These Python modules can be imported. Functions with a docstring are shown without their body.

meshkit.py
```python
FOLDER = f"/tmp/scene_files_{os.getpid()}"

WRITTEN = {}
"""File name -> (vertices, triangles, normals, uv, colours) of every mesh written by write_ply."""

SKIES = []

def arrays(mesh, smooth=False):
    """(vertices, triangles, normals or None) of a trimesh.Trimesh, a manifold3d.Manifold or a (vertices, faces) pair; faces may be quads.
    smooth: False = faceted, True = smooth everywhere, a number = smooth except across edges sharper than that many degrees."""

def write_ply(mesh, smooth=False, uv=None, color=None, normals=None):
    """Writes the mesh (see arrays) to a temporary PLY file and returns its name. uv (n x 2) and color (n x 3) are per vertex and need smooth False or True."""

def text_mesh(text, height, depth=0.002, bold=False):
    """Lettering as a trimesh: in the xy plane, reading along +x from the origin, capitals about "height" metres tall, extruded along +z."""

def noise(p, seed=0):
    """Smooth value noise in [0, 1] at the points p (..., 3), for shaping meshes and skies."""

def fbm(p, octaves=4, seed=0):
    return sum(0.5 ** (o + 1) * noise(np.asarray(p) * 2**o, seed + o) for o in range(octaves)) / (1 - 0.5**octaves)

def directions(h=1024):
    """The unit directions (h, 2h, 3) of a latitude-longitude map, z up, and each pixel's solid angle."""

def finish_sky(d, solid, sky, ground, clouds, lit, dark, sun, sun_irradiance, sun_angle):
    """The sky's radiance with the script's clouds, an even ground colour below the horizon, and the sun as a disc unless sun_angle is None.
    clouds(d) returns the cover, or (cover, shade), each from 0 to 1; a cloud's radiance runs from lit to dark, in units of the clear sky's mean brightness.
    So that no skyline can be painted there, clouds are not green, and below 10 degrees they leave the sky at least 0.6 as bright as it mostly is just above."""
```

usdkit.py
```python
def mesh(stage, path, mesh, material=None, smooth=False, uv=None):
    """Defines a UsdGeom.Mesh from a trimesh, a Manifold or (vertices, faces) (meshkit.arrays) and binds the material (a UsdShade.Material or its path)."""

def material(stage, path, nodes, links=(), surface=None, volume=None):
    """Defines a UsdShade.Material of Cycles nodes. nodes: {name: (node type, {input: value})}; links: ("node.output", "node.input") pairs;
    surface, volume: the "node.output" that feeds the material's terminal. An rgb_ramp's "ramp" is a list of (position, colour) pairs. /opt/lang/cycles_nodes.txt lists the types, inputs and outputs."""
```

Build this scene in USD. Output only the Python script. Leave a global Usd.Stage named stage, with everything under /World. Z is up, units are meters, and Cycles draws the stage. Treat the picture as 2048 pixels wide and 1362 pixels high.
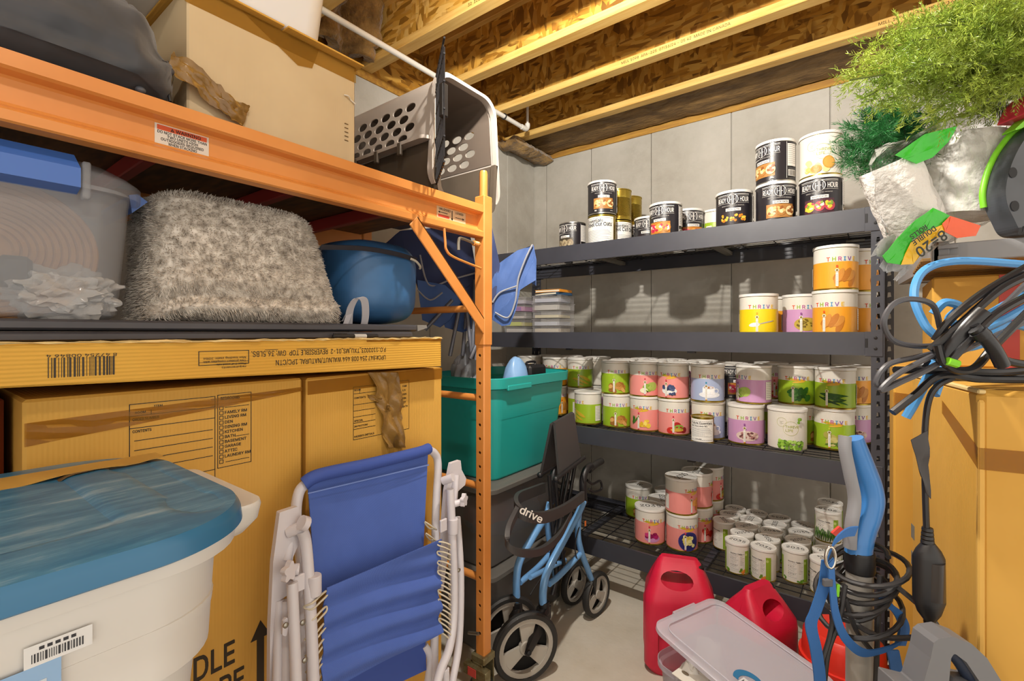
import math, random
import numpy as np, trimesh, shapely, manifold3d as m3
from shapely.geometry import Polygon, box as sbox
import usdkit, meshkit
from pxr import Usd, UsdGeom, UsdLux, UsdShade, Sdf, Gf, Vt

stage = Usd.Stage.CreateInMemory()
UsdGeom.SetStageUpAxis(stage, 'Z'); UsdGeom.SetStageMetersPerUnit(stage, 1.0)
UsdGeom.Xform.Define(stage, '/World'); UsdGeom.Scope.Define(stage, '/World/Looks')
rng = random.Random(7); nrng = np.random.default_rng(7)

# ------------------------------------------------------------------ camera, light, exposure
CAM_H, FPX, HOR, YAW = 1.40, 950.0, 665.0, math.radians(37.2)
cam = UsdGeom.Camera.Define(stage, '/World/camera')
cam.CreateHorizontalApertureAttr(36.0); cam.CreateFocalLengthAttr(36.0 * FPX / 2048)
cam.CreateVerticalApertureAttr(36.0 * 1362 / 2048)
cam.CreateVerticalApertureOffsetAttr(-36.0 * (681 - HOR) / 2048)
cam.CreateClippingRangeAttr(Gf.Vec2f(0.02, 100)); cam.CreateFStopAttr(0)
cam.AddTranslateOp().Set((0, 0, CAM_H)); cam.AddRotateZOp().Set(math.degrees(YAW)); cam.AddRotateXOp().Set(90)
cam.CreateExposureAttr(-0.17)

def bulb(name, loc, watts, r, col):
    l = UsdLux.SphereLight.Define(stage, '/World/' + name); l.AddTranslateOp().Set(loc)
    l.CreateRadiusAttr(r); l.CreateNormalizeAttr(True); l.CreateIntensityAttr(watts); l.CreateColorAttr(Gf.Vec3f(*col))
BULB = (-0.64, 0.98, 2.60)
bulb('ceiling_bulb', BULB, 57.0, 0.03, (1.0, 0.94, 0.85))          # bulb of the clamp lamp that is aimed at the rack from the joists
bulb('middle_bulb', (-0.15, 0.05, 2.60), 8.5, 0.04, (1.0, 0.95, 0.87))             # bare bulb between the joists above the photographer
dome = UsdLux.DomeLight.Define(stage, '/World/ambient_light')                       # the light of the rest of the open basement
dome.CreateIntensityAttr(0.60); dome.CreateColorAttr(Gf.Vec3f(1.0, 0.925, 0.82))

# ------------------------------------------------------------------ helpers
def lin(h, k=1.0):
    if isinstance(h, str):
        c = np.array([int(h[i:i + 2], 16) / 255 for i in (0, 2, 4)])
        c = np.where(c <= 0.04045, c / 12.92, ((c + 0.055) / 1.055) ** 2.4)
    else:
        c = np.array(h, float)
    return tuple(float(x) for x in c * k)

VX, VY, RX, RY = -math.sin(YAW), math.cos(YAW), math.cos(YAW), math.sin(YAW)
def ray(px, py):
    u = (px - 1024) / FPX
    return np.array([VX + RX * u, VY + RY * u, (HOR - py) / FPX])
C0 = np.array([0, 0, CAM_H])
def atX(px, py, X): d = ray(px, py); return C0 + d * (X / d[0])      # a measured point of the photograph on a known plane of the room
def atY(px, py, Y): d = ray(px, py); return C0 + d * (Y / d[1])
def atZ(px, py, Z): d = ray(px, py); return C0 + d * ((Z - CAM_H) / d[2])
def atD(px, py, D): return C0 + ray(px, py) * D

_mats = {}
def mat(name, col, rough=0.5, metal=0.0, col2=None, scale=8.0, lohi=(0.35, 0.65), detail=4, stretch=(1, 1, 1), bump=0.0, bscale=None, bdist=0.002, bstretch=None, spec=0.5, **kw):
    """principled material; col2 = a second colour mixed in by noise; bump = fine relief"""
    if name in _mats: return _mats[name]
    n = {'p': ('principled_bsdf', {'base_color': lin(col), 'roughness': rough, 'metallic': metal, 'specular_ior_level': spec, **kw})}
    L = []
    if col2 is not None or bump: n['g'] = ('geometry', {})
    if col2 is not None:
        n['m'] = ('mapping', {'scale': stretch}); n['n'] = ('noise_texture', {'scale': scale, 'detail': float(detail), 'roughness': 0.6})
        n['r'] = ('rgb_ramp', {'ramp': [(lohi[0], lin(col)), (lohi[1], lin(col2))]})
        L += [('g.position', 'm.vector'), ('m.vector', 'n.vector'), ('n.fac', 'r.fac'), ('r.color', 'p.base_color')]
    if bump:
        n['bm'] = ('mapping', {'scale': bstretch or stretch}); n['bn'] = ('noise_texture', {'scale': bscale or scale * 3, 'detail': 4.0}); n['b'] = ('bump', {'strength': bump, 'distance': bdist})
        L += [('g.position', 'bm.vector'), ('bm.vector', 'bn.vector'), ('bn.fac', 'b.height'), ('b.normal', 'p.normal')]
    _mats[name] = usdkit.material(stage, '/World/Looks/' + name, n, L, surface='p.BSDF')
    return _mats[name]

def raw(name, nodes, links, surface):
    if name not in _mats: _mats[name] = usdkit.material(stage, '/World/Looks/' + name, nodes, links, surface=surface)
    return _mats[name]

PRINT = raw('printed_ink', {'a': ('attribute', {'attribute': 'ink'}), 'p': ('principled_bsdf', {'roughness': 0.45, 'specular_ior_level': 0.35})}, [('a.color', 'p.base_color')], 'p.BSDF')
def milky(name, col, alpha, rough=0.3, tint=None):
    """thin translucent plastic: part clear, part milky"""
    return raw(name, {'t': ('transparent_bsdf', {'color': lin(tint or 'f4f4f4')}), 'p': ('principled_bsdf', {'base_color': lin(col), 'roughness': rough}), 'm': ('mix_closure', {'fac': alpha})},
               [('t.BSDF', 'm.closure1'), ('p.BSDF', 'm.closure2')], 'm.closure')

_used = {}
def numbered(parent, name):
    k = parent + '/' + name; i = _used.get(k, 0); _used[k] = i + 1
    return k if i == 0 else f'{k}_{i:03d}'

class Thing:
    def __init__(s, path, M): s.path, s.M = path, M
    prim = property(lambda s: stage.GetPrimAtPath(s.path))
def info(prim, label=None, cat=None, group=None, kind=None):
    for k, v in (('label', label), ('category', cat), ('group', group), ('kind', kind)):
        if v: prim.SetCustomDataByKey(k, v)
def thing(name, label=None, cat=None, loc=(0, 0, 0), rz=0.0, group=None, kind=None, tilt=None):
    """an Xform at the base of a thing; its parts follow as children"""
    path = numbered('/World', name); x = UsdGeom.Xform.Define(stage, path)
    x.AddTranslateOp().Set(tuple(float(a) for a in loc)); x.AddRotateZOp().Set(float(rz))
    M = trimesh.transformations.translation_matrix(loc) @ trimesh.transformations.rotation_matrix(math.radians(rz), [0, 0, 1])
    if tilt:
        x.AddRotateXYZOp().Set(tuple(float(a) for a in tilt))
        for a, ax in zip(reversed(tilt), ([0, 0, 1], [0, 1, 0], [1, 0, 0])): M = M @ trimesh.transformations.rotation_matrix(math.radians(a), ax)
    info(x.GetPrim(), label, cat, group, kind)
    return Thing(path, M)
def dup(first, label=None, loc=(0, 0, 0), rz=0.0, group=None):
    name = first.path.rsplit('/', 1)[1]; name = name[:-4] if name[-4] == '_' and name[-3:].isdigit() else name
    was = first.prim.GetCustomData()
    t = thing(name, label or was.get('label'), was.get('category'), loc, rz, group or was.get('group'))
    t.prim.GetReferences().AddInternalReference(first.path); t.prim.SetInstanceable(True)
    return t

class MB:
    """collects shapes into ONE mesh"""
    def __init__(s): s.v, s.f, s.c, s.n = [], [], [], 0
    def add(s, m, col=None, M=None):
        v, f, _ = meshkit.arrays(m)
        if M is not None: v = v @ M[:3, :3].T + M[:3, 3]
        s.v.append(v); s.f.append(f + s.n); s.n += len(v)
        s.c.append(np.tile(lin(col) if col is not None else (0, 0, 0), (len(v), 1)))
        return s
    def get(s): return np.vstack(s.v), np.vstack(s.f)

def part(name, m, material, parent=None, smooth=False, world=False, label=None, **kw):
    """one mesh prim; parent None = top-level. world: given in room coordinates"""
    col = None
    if isinstance(m, MB):
        if material is PRINT: col = np.vstack(m.c)
        m = m.get()
    if world and isinstance(parent, Thing):
        v, f, _ = meshkit.arrays(m); Mi = np.linalg.inv(parent.M); m = (v @ Mi[:3, :3].T + Mi[:3, 3], f)
    path = numbered(parent.path if parent else '/World', name)
    g = usdkit.mesh(stage, path, m, material, smooth=False if col is not None else smooth)
    if col is not None:
        UsdGeom.PrimvarsAPI(g).CreatePrimvar('ink', Sdf.ValueTypeNames.Color3fArray, 'vertex').Set(Vt.Vec3fArray.FromNumpy(col.astype(np.float32)))
    if col is not None and parent and 'kind' not in kw: kw['kind'] = 'stuff'      # lettering and print: too small to pick apart
    info(g.GetPrim(), label, **kw)
    return Thing(path, parent.M if parent else np.eye(4))
def sub(name, parent):
    """an Xform part that has sub-parts"""
    path = numbered(parent.path, name); UsdGeom.Xform.Define(stage, path); return Thing(path, parent.M)

# --- shapes
def rot(deg, ax): return trimesh.transformations.rotation_matrix(math.radians(deg), ax)
def tr(x, y, z): return trimesh.transformations.translation_matrix([x, y, z])
def ap(m, *Ms):
    v, f, _ = meshkit.arrays(m)
    for M in Ms: v = v @ M[:3, :3].T + M[:3, 3]
    return v, f
_cb = None
def cbox(x0, x1, y0, y1, z0, z1, c=0.002):
    """box with chamfered edges"""
    global _cb
    if _cb is None:
        p = np.array([[sx * (2 if k == 0 else 3), sy * (2 if k == 1 else 3), sz * (2 if k == 2 else 3)] for sx in (-1, 1) for sy in (-1, 1) for sz in (-1, 1) for k in range(3)], float)
        p = np.array([[sx * (3 if k == 0 else 2), sy * (3 if k == 1 else 2), sz * (3 if k == 2 else 2)] for sx in (-1, 1) for sy in (-1, 1) for sz in (-1, 1) for k in range(3)], float)
        h = trimesh.Trimesh(p).convex_hull
        _cb = np.array(h.vertices), np.array(h.faces)
    v, f = _cb; lo, hi = np.array([x0, y0, z0]), np.array([x1, y1, z1]); lo, hi = np.minimum(lo, hi), np.maximum(lo, hi)
    ce, ha = (lo + hi) / 2, (hi - lo) / 2
    return np.sign(v) * (ha - np.minimum(c, ha * 0.49) * (np.abs(v) < 2.5)) + ce, f.copy()
def spline(P, n=8, closed=False):
    P = np.array(P, float); N = len(P); out = []
    for i in range(N if closed else N - 1):
        a, b, c, d = (P[(i + k) % N] if closed else P[min(max(i + k, 0), N - 1)] for k in (-1, 0, 1, 2))
        for t in np.linspace(0, 1, n, endpoint=False):
            out.append(0.5 * (2 * b + (c - a) * t + (2 * a - 5 * b + 4 * c - d) * t ** 2 + (3 * b - a - 3 * c + d) * t ** 3))
    if not closed: out.append(P[-1])
    return np.array(out)
def frames(P, closed=False):
    T = np.gradient(P, axis=0) if not closed else np.roll(P, -1, 0) - np.roll(P, 1, 0)
    T /= np.maximum(np.linalg.norm(T, axis=1, keepdims=True), 1e-12)
    u = np.cross(T[0], [0, 0, 1.0]);
    if np.linalg.norm(u) < 0.1: u = np.cross(T[0], [1.0, 0, 0])
    U = []
    for t in T:
        u = u - t * (u @ t); u /= max(np.linalg.norm(u), 1e-12); U.append(u)
    U = np.array(U); return T, U, np.cross(T, U)
def loft(rings, caps=True, closed=False):
    """rings: (k, n, 3)"""
    R = np.array(rings, float); k, n, _ = R.shape; v = R.reshape(-1, 3); f = []
    i, j = np.meshgrid(np.arange(k if closed else k - 1), np.arange(n), indexing='ij'); a, b = (i * n + j).ravel(), (i * n + (j + 1) % n).ravel()
    c, d = (((i + 1) % k) * n + (j + 1) % n).ravel(), (((i + 1) % k) * n + j).ravel()
    f = np.vstack([np.stack([a, b, c], 1), np.stack([a, c, d], 1)])
    if caps and not closed:
        v = np.vstack([v, R[0].mean(0), R[-1].mean(0)]); q = np.arange(n); o = len(v)
        f = np.vstack([f, np.stack([np.full(n, o - 2), (q + 1) % n, q], 1), np.stack([np.full(n, o - 1), (k - 1) * n + q, (k - 1) * n + (q + 1) % n], 1)])
    return v, f
def tube(P, r, n=8, closed=False, flat=1.0):
    P = np.array(P, float); T, U, V = frames(P, closed); r = np.broadcast_to(np.asarray(r, float), (len(P),))
    a = np.linspace(0, 2 * np.pi, n, endpoint=False)
    return loft(P[:, None] - r[:, None, None] * (np.cos(a)[None, :, None] * U[:, None] * flat + np.sin(a)[None, :, None] * V[:, None]), closed=closed)
def ribbon(P, W, t):
    """flat strap of thickness t along P; W = half-width vectors (one or per point)"""
    P = np.array(P, float); W = np.broadcast_to(np.array(W, float), P.shape); T = np.gradient(P, axis=0); N = np.cross(T, W); N /= np.maximum(np.linalg.norm(N, axis=1, keepdims=True), 1e-12); N = N * t / 2
    return loft(np.stack([P - W - N, P - W + N, P + W + N, P + W - N], 1))
def rod(a, b, r, n=8): return tube([a, b], r, n)
def lathe(prof, n=32):
    """closed solid of revolution about z; prof: (r, z) going up"""
    a = np.linspace(0, 2 * np.pi, n, endpoint=False)
    return loft([np.stack([r * np.cos(a), r * np.sin(a), np.full(n, z)], 1) for r, z in prof])
def extr(poly, h):
    ms = [trimesh.creation.extrude_polygon(g, h, engine='earcut') for g in getattr(poly, 'geoms', [poly]) if g.area > 1e-9]
    return trimesh.util.concatenate(ms)
def rrect(w, h, r, n=6):
    """rounded rectangle ring, centred, (m, 2)"""
    r = min(r, w / 2 * .99, h / 2 * .99); out = []
    for cx, cy, a0 in ((w / 2 - r, h / 2 - r, 0), (-w / 2 + r, h / 2 - r, 90), (-w / 2 + r, -h / 2 + r, 180), (w / 2 - r, -h / 2 + r, 270)):
        for a in np.radians(np.linspace(a0, a0 + 90, n)): out.append((cx + r * math.cos(a), cy + r * math.sin(a)))
    return np.array(out)
def tub(levels, n=6, wall=0.003, open_top=True):
    """open container: levels = (z, w, d, r) from the bottom to the rim, with an inner skin"""
    o = [np.c_[rrect(w, d, r, n), np.full(4 * n, z)] for z, w, d, r in levels]
    if not open_top: return loft(o)
    i = [np.c_[rrect(w - 2 * wall, d - 2 * wall, max(r - wall, .002), n), np.full(4 * n, max(z, levels[0][0] + wall))] for z, w, d, r in reversed(levels)]
    return loft(o + i)
def blob(c, r, sub_=2, seed=0, amp=0.15, sc=3.0):
    s = trimesh.creation.icosphere(sub_); v = np.array(s.vertices)
    k = 1 + amp * (meshkit.fbm(v * sc + seed * 7.3, 3, seed) - .5) * 2
    return v * k[:, None] * np.array(r) + np.array(c), np.array(s.faces)
def hullpts(P): h = trimesh.Trimesh(np.array(P, float)).convex_hull; return np.array(h.vertices), np.array(h.faces)
def grid(fn, nu, nv):
    """open surface from fn(u, v) in [0,1]^2 -> (.., 3)"""
    u, v = np.meshgrid(np.linspace(0, 1, nu), np.linspace(0, 1, nv), indexing='ij'); P = fn(u, v).reshape(-1, 3)
    i, j = np.meshgrid(np.arange(nu - 1), np.arange(nv - 1), indexing='ij'); a = (i * nv + j).ravel()
    return P, np.vstack([np.stack([a, a + nv, a + nv + 1], 1), np.stack([a, a + nv + 1, a + 1], 1)])
def slab(fn, nu, nv, t):
    """closed sheet of thickness t about fn's surface"""
    P, F = grid(fn, nu, nv); N = trimesh.Trimesh(P, F, process=False).vertex_normals; n = len(P)
    idx = np.arange(n).reshape(nu, nv); edge = np.concatenate([idx[:-1, 0], idx[-1, :-1], idx[:0:-1, -1], idx[0, :0:-1]]); e2 = np.roll(edge, -1)
    return np.vstack([P + N * t / 2, P - N * t / 2]), np.vstack([F, F[:, ::-1] + n, np.stack([edge, edge + n, e2 + n], 1), np.stack([edge, e2 + n, e2], 1)])
def mani(m):
    v, f, _ = meshkit.arrays(m); t = trimesh.Trimesh(v, f); 
    return m3.Manifold(m3.Mesh(np.array(t.vertices, np.float32), np.array(t.faces, np.uint32)))
_tx = {}
def text(s, h, depth=0.0004, bold=False):
    k = (s, bold)
    if k not in _tx: t = meshkit.text_mesh(s, 1.0, 1.0, bold); _tx[k] = (np.array(t.vertices), np.array(t.faces))
    v, f = _tx[k]; return v * [h, h, depth], f
def twidth(s, h, bold=False): return float(text(s, h, bold=bold)[0][:, 0].max())
def plane(o, xd, yd):
    """matrix: local x -> xd, local y -> yd, local z -> normal, at o"""
    xd, yd = np.array(xd, float), np.array(yd, float); xd /= np.linalg.norm(xd); yd /= np.linalg.norm(yd); M = np.eye(4); M[:3, 0], M[:3, 1], M[:3, 2], M[:3, 3] = xd, yd, np.cross(xd, yd), o
    return M
def bend(m, R, z0=0.0):
    """lay a flat print (x along, y up, z out) round a cylinder of radius R about z; x = 0 faces -y"""
    v, f = m if isinstance(m, tuple) else meshkit.arrays(m)[:2]; a = v[:, 0] / R; r = R + v[:, 2]
    return np.stack([r * np.sin(a), -r * np.cos(a), v[:, 1] + z0], 1), f
def rect(x0, x1, y0, y1, t=0.0003, n=1):
    """thin printed rectangle, n columns so that it bends"""
    xs = np.linspace(x0, x1, n + 1); return loft([[(x, y0, 0), (x, y0, t), (x, y1, t), (x, y1, 0)] for x in xs])
def disc(cx, cy, rx, ry=None, t=0.0004, n=20, squash=None):
    a = np.linspace(0, 2 * np.pi, n, endpoint=False); x, y = cx + rx * np.cos(a), cy + (ry or rx) * np.sin(a)
    return loft([np.stack([x, y, np.zeros(n)], 1), np.stack([x, y, np.full(n, t)], 1)])
def ringp(cx, cy, r, w, t=0.0004, n=28):
    return extr(Polygon(disc2(cx, cy, r, n), [disc2(cx, cy, r - w, n)]), t)
def disc2(cx, cy, r, n=28): a = np.linspace(0, 2 * np.pi, n, endpoint=False); return np.stack([cx + r * np.cos(a), cy + r * np.sin(a)], 1)
# ------------------------------------------------------------------ materials of the room
def concrete(name, a, b, c, rough=0.9):
    return raw(name, {'g': ('geometry', {}), 'n1': ('noise_texture', {'scale': 1.6, 'detail': 6.0, 'roughness': 0.65}), 'r1': ('rgb_ramp', {'ramp': [(0.3, lin(a)), (0.5, lin(b)), (0.72, lin(c))]}),
        'v': ('voronoi_texture', {'scale': 26.0}), 'vr': ('rgb_ramp', {'ramp': [(0.0, (0.35, 0.33, 0.3)), (0.055, (1, 1, 1))]}), 'n3': ('noise_texture', {'scale': 3.5, 'detail': 2.0}), 'r3': ('rgb_ramp', {'ramp': [(0.52, (1, 1, 1)), (0.60, (0, 0, 0))]}),
        'lt': ('mix_color', {'blend_type': 'lighten'}), 'mul': ('mix_color', {'blend_type': 'multiply', 'fac': 1.0}), 'n2': ('noise_texture', {'scale': 60.0, 'detail': 5.0}), 'b': ('bump', {'strength': 0.25, 'distance': 0.004}),
        'p': ('principled_bsdf', {'roughness': rough, 'specular_ior_level': 0.25})},
        [('g.position', 'n1.vector'), ('n1.fac', 'r1.fac'), ('g.position', 'v.vector'), ('v.distance', 'vr.fac'), ('g.position', 'n3.vector'), ('n3.fac', 'r3.fac'), ('vr.color', 'lt.a'), ('r3.color', 'lt.b'), ('r1.color', 'mul.a'), ('lt.result', 'mul.b'),
         ('mul.result', 'p.base_color'), ('g.position', 'n2.vector'), ('n2.fac', 'b.height'), ('b.normal', 'p.normal')], 'p.BSDF')
WALLM = concrete('wall_concrete', '9c978c', 'b0aca3', 'bfbbb3')
FLOORM = concrete('floor_concrete', 'a39a8a', 'bcb4a5', 'cac4b8', 0.75)
def osb(name, cols, seed):
    n = {'g': ('geometry', {}), 'nd': ('noise_texture', {'scale': 5.0, 'detail': 2.0}), 'va': ('vector_math', {'math_type': 'multiply_add', 'vector2': (0.045, 0.045, 0.045)}),
         'p': ('principled_bsdf', {'roughness': 0.55, 'specular_ior_level': 0.35}), 'b': ('bump', {'strength': 0.35, 'distance': 0.003}), 'mm': ('mix_color', {'blend_type': 'mix'}), 'sel': ('noise_texture', {'scale': 9.0, 'detail': 1.0}), 'sr': ('rgb_ramp', {'ramp': [(0.46, (0, 0, 0)), (0.54, (1, 1, 1))]})}
    L = [('g.position', 'nd.vector'), ('nd.color', 'va.vector1'), ('g.position', 'va.vector3')]
    for k, (rz, st) in enumerate((((0.2, 0.5, 0.3), (14, 14, 60)), ((0.9, -0.6, 0.2), (48, 16, 18)))):
        n[f'm{k}'] = ('mapping', {'rotation': rz, 'scale': st, 'location': (seed, seed * 2.0, 0.3)}); n[f'v{k}'] = ('voronoi_texture', {'scale': 1.0}); n[f's{k}'] = ('separate_color', {}); n[f'r{k}'] = ('rgb_ramp', {'ramp': [(i / (len(cols) - 1), lin(c)) for i, c in enumerate(cols)]})
        L += [('va.vector', f'm{k}.vector'), (f'm{k}.vector', f'v{k}.vector'), (f'v{k}.color', f's{k}.color'), (f's{k}.r', f'r{k}.fac')]
    L += [('g.position', 'sel.vector'), ('sel.fac', 'sr.fac'), ('sr.color', 'mm.fac'), ('r0.color', 'mm.a'), ('r1.color', 'mm.b'), ('mm.result', 'p.base_color'), ('s0.g', 'b.height'), ('b.normal', 'p.normal')]
    return raw(name, n, L, 'p.BSDF')
OSBM = osb('strand_board', ['6e4a1a', '9c6c24', 'b9852f', 'c8963f', 'd2a650', '8a5a1e'], 0.0)
OSBR = osb('strand_board_glossy', ['8c6420', 'b98a32', 'd0a044', 'dcb45c', 'e2bf70', 'a87828'], 3.1)
LUMBER = mat('pale_lumber', 'd9b56a', 0.6, col2='c79a4c', scale=3.0, stretch=(1.2, 14, 14), bump=0.2, bscale=20, bdist=0.001)
SILL = mat('sill_lumber', 'b78a34', 0.7, col2='96692a', scale=4.0, stretch=(1, 12, 12))
BATT = mat('glass_wool', '9a7a48', 0.95, col2='5d4526', scale=9.0, bump=0.9, bscale=35, bdist=0.02, spec=0.1, sheen_weight=0.3)
KRAFT = mat('kraft_facing', '7d6036', 0.6, col2='574022', scale=6.0, stretch=(1, 3, 3), bump=0.7, bscale=14, bdist=0.02)
WPVC = mat('white_pipe_plastic', 'd8d4cc', 0.35)

# ------------------------------------------------------------------ setting
XL, YB, ZW = -2.09, 3.04, 2.71        # left wall, back wall, top of the concrete
def panels(name, cuts, axis):
    w = thing(name, kind='structure')
    back = cbox(cuts[0], cuts[-1], YB + .012, YB + .2, 0, ZW, .001) if axis == 'x' else cbox(XL - .2, XL - .012, cuts[0], cuts[-1], 0, ZW, .001)
    part('backing', back, WALLM, w)
    for a, b in zip(cuts[:-1], cuts[1:]):
        e = rng.uniform(0, .0025)
        g = cbox(a + .002, b - .002, YB + e, YB + .05, 0, ZW, .003) if axis == 'x' else cbox(XL - .05, XL - e, a + .002, b - .002, 0, ZW, .003)
        part('panel', g, WALLM, w)
panels('wall_back', [XL - .1, -1.98, -1.60, -1.16, -.67, -.18, .31, .80, 1.29, 1.78, 2.4], 'x')
panels('wall_left', [-1.6, -1.0, -.4, .2, .8, 1.4, 1.95, 2.36, 2.70, YB], 'y')
part('floor', cbox(XL - .2, 2.4, -1.6, YB + .2, -.1, 0, .001), FLOORM, kind='structure')

ceil = thing('ceiling', kind='structure')
part('subfloor', cbox(XL - .2, 2.4, -1.6, YB + .2, 3.052, 3.075, .001), OSBM, ceil)
JOY = [2.70, 2.295, 1.90, 1.505, 1.10, .70, .30, -.10, -.50, -.90, -1.30]
inkm = MB()
for k, y in enumerate(JOY):
    j = sub('floor_joist', ceil)
    part('bottom_flange', cbox(XL, 2.4, y - .032, y + .032, 2.752, 2.790, .003), LUMBER, j)
    part('top_flange', cbox(XL, 2.4, y - .032, y + .032, 3.013, 3.051, .003), LUMBER, j)
    part('web', cbox(XL, 2.4, y - .005, y + .005, 2.788, 3.015, .0005), OSBR if k in (3, 4) else OSBM, j)
stamp = 'MILL 1098  APA-225  07/16/24 - 05 42  MADE IN CANADA'
for y, xs in ((2.295, (-1.02, .6)), (2.70, (.02, 1.5)), (1.90, (-.75,)), (1.505, (-1.35,))):      # mill stamps on the near faces of the flanges
    mb = MB()
    for x in xs: mb.add(text(stamp if y > 2 else '32  1015', .013, .0004), '4a3a1c', plane((x, y - .0322, 2.764), (1, 0, 0), (0, 0, 1)))
    part('mill_stamp', mb, PRINT, ceil)
part('rim_board', cbox(XL - .03, XL - .002, -1.6, YB, 2.752, 3.05, .001), OSBM, ceil)
part('rim_board', cbox(XL, 2.4, YB - .002 + .01, YB + .04, 2.752, 3.05, .001), OSBM, ceil)
part('trim_1', cbox(XL, 2.4, YB - .004, YB + .14, ZW, 2.752, .002), SILL, kind='structure')
part('trim_2', cbox(XL - .14, XL + .004, -1.6, YB - .004, ZW, 2.752, .002), SILL, kind='structure')

def batt(fn, nu, nv, t, label, m=BATT, amp=.05, sc=7.0, seed=0):
    def g(u, v):
        P = fn(u, v); d = (meshkit.fbm(P * sc + seed, 4, seed) - .5) * amp
        return P + np.stack([d, d * .7, -np.abs(d) * .9], -1)
    o = part('insulation_batt', slab(g, nu, nv, t), m, smooth=60); info(o.prim, label, 'insulation')
batt(lambda u, v: np.stack([XL + .02 + u * 4.3, 2.745 + v * .275, 2.765 + .09 * (1 - v) - .02 * np.sin(v * 3.1)], -1), 120, 14, .03, 'brown paper-faced insulation stuffed along the top of the back wall', KRAFT, .06, 6.0, 1)
batt(lambda u, v: np.stack([XL + .03 + .10 * u + .06 * np.sin(v * 9), 1.15 + v * .31, 2.77 + u * .25], -1), 16, 24, .05, 'fluffy tan insulation in the joist bay left of the white pipe', BATT, .14, 9.0, 2)
batt(lambda u, v: np.stack([XL + .03 + .16 * u, .74 + v * .32, 2.77 + u * .24], -1), 14, 22, .05, 'brown insulation in the joist bay above the white plastic tub', BATT, .12, 9.0, 5)
batt(lambda u, v: np.stack([XL + .01 + .13 * u, 2.60 + v * .42, 2.742 - .03 * np.sin(u * 3)], -1), 10, 22, .05, 'ragged tuft of insulation hanging in the corner of the two walls', BATT, .10, 11.0, 3)

p = thing('water_pipe', 'white plastic water pipe running under the joists beside the pet carrier', 'pipe', (-1.80, .3, 2.725))
part('pipe', rod((-1.80, .3, 2.725), (-1.80, 2.50, 2.725), .0135, 12), WPVC, p, 40, world=True)
part('elbow', tube(spline([(-1.80, 2.47, 2.725), (-1.80, 2.52, 2.727), (-1.797, 2.535, 2.745), (-1.797, 2.535, 2.765)], 4), [.0165] * 12 + [.0165], 12), WPVC, p, 40, world=True)
part('riser', rod((-1.797, 2.535, 2.75), (-1.797, 2.535, 3.05), .008, 8), WPVC, p, 40, world=True)
part('pipe_clip', tube(spline([(-1.80, 2.29, 2.742), (-1.78, 2.29, 2.725), (-1.80, 2.29, 2.707), (-1.82, 2.29, 2.725)], 4, True), .004, 6, True), mat('black_plastic', '1b1a1c', .45), p, 40, world=True)

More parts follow.
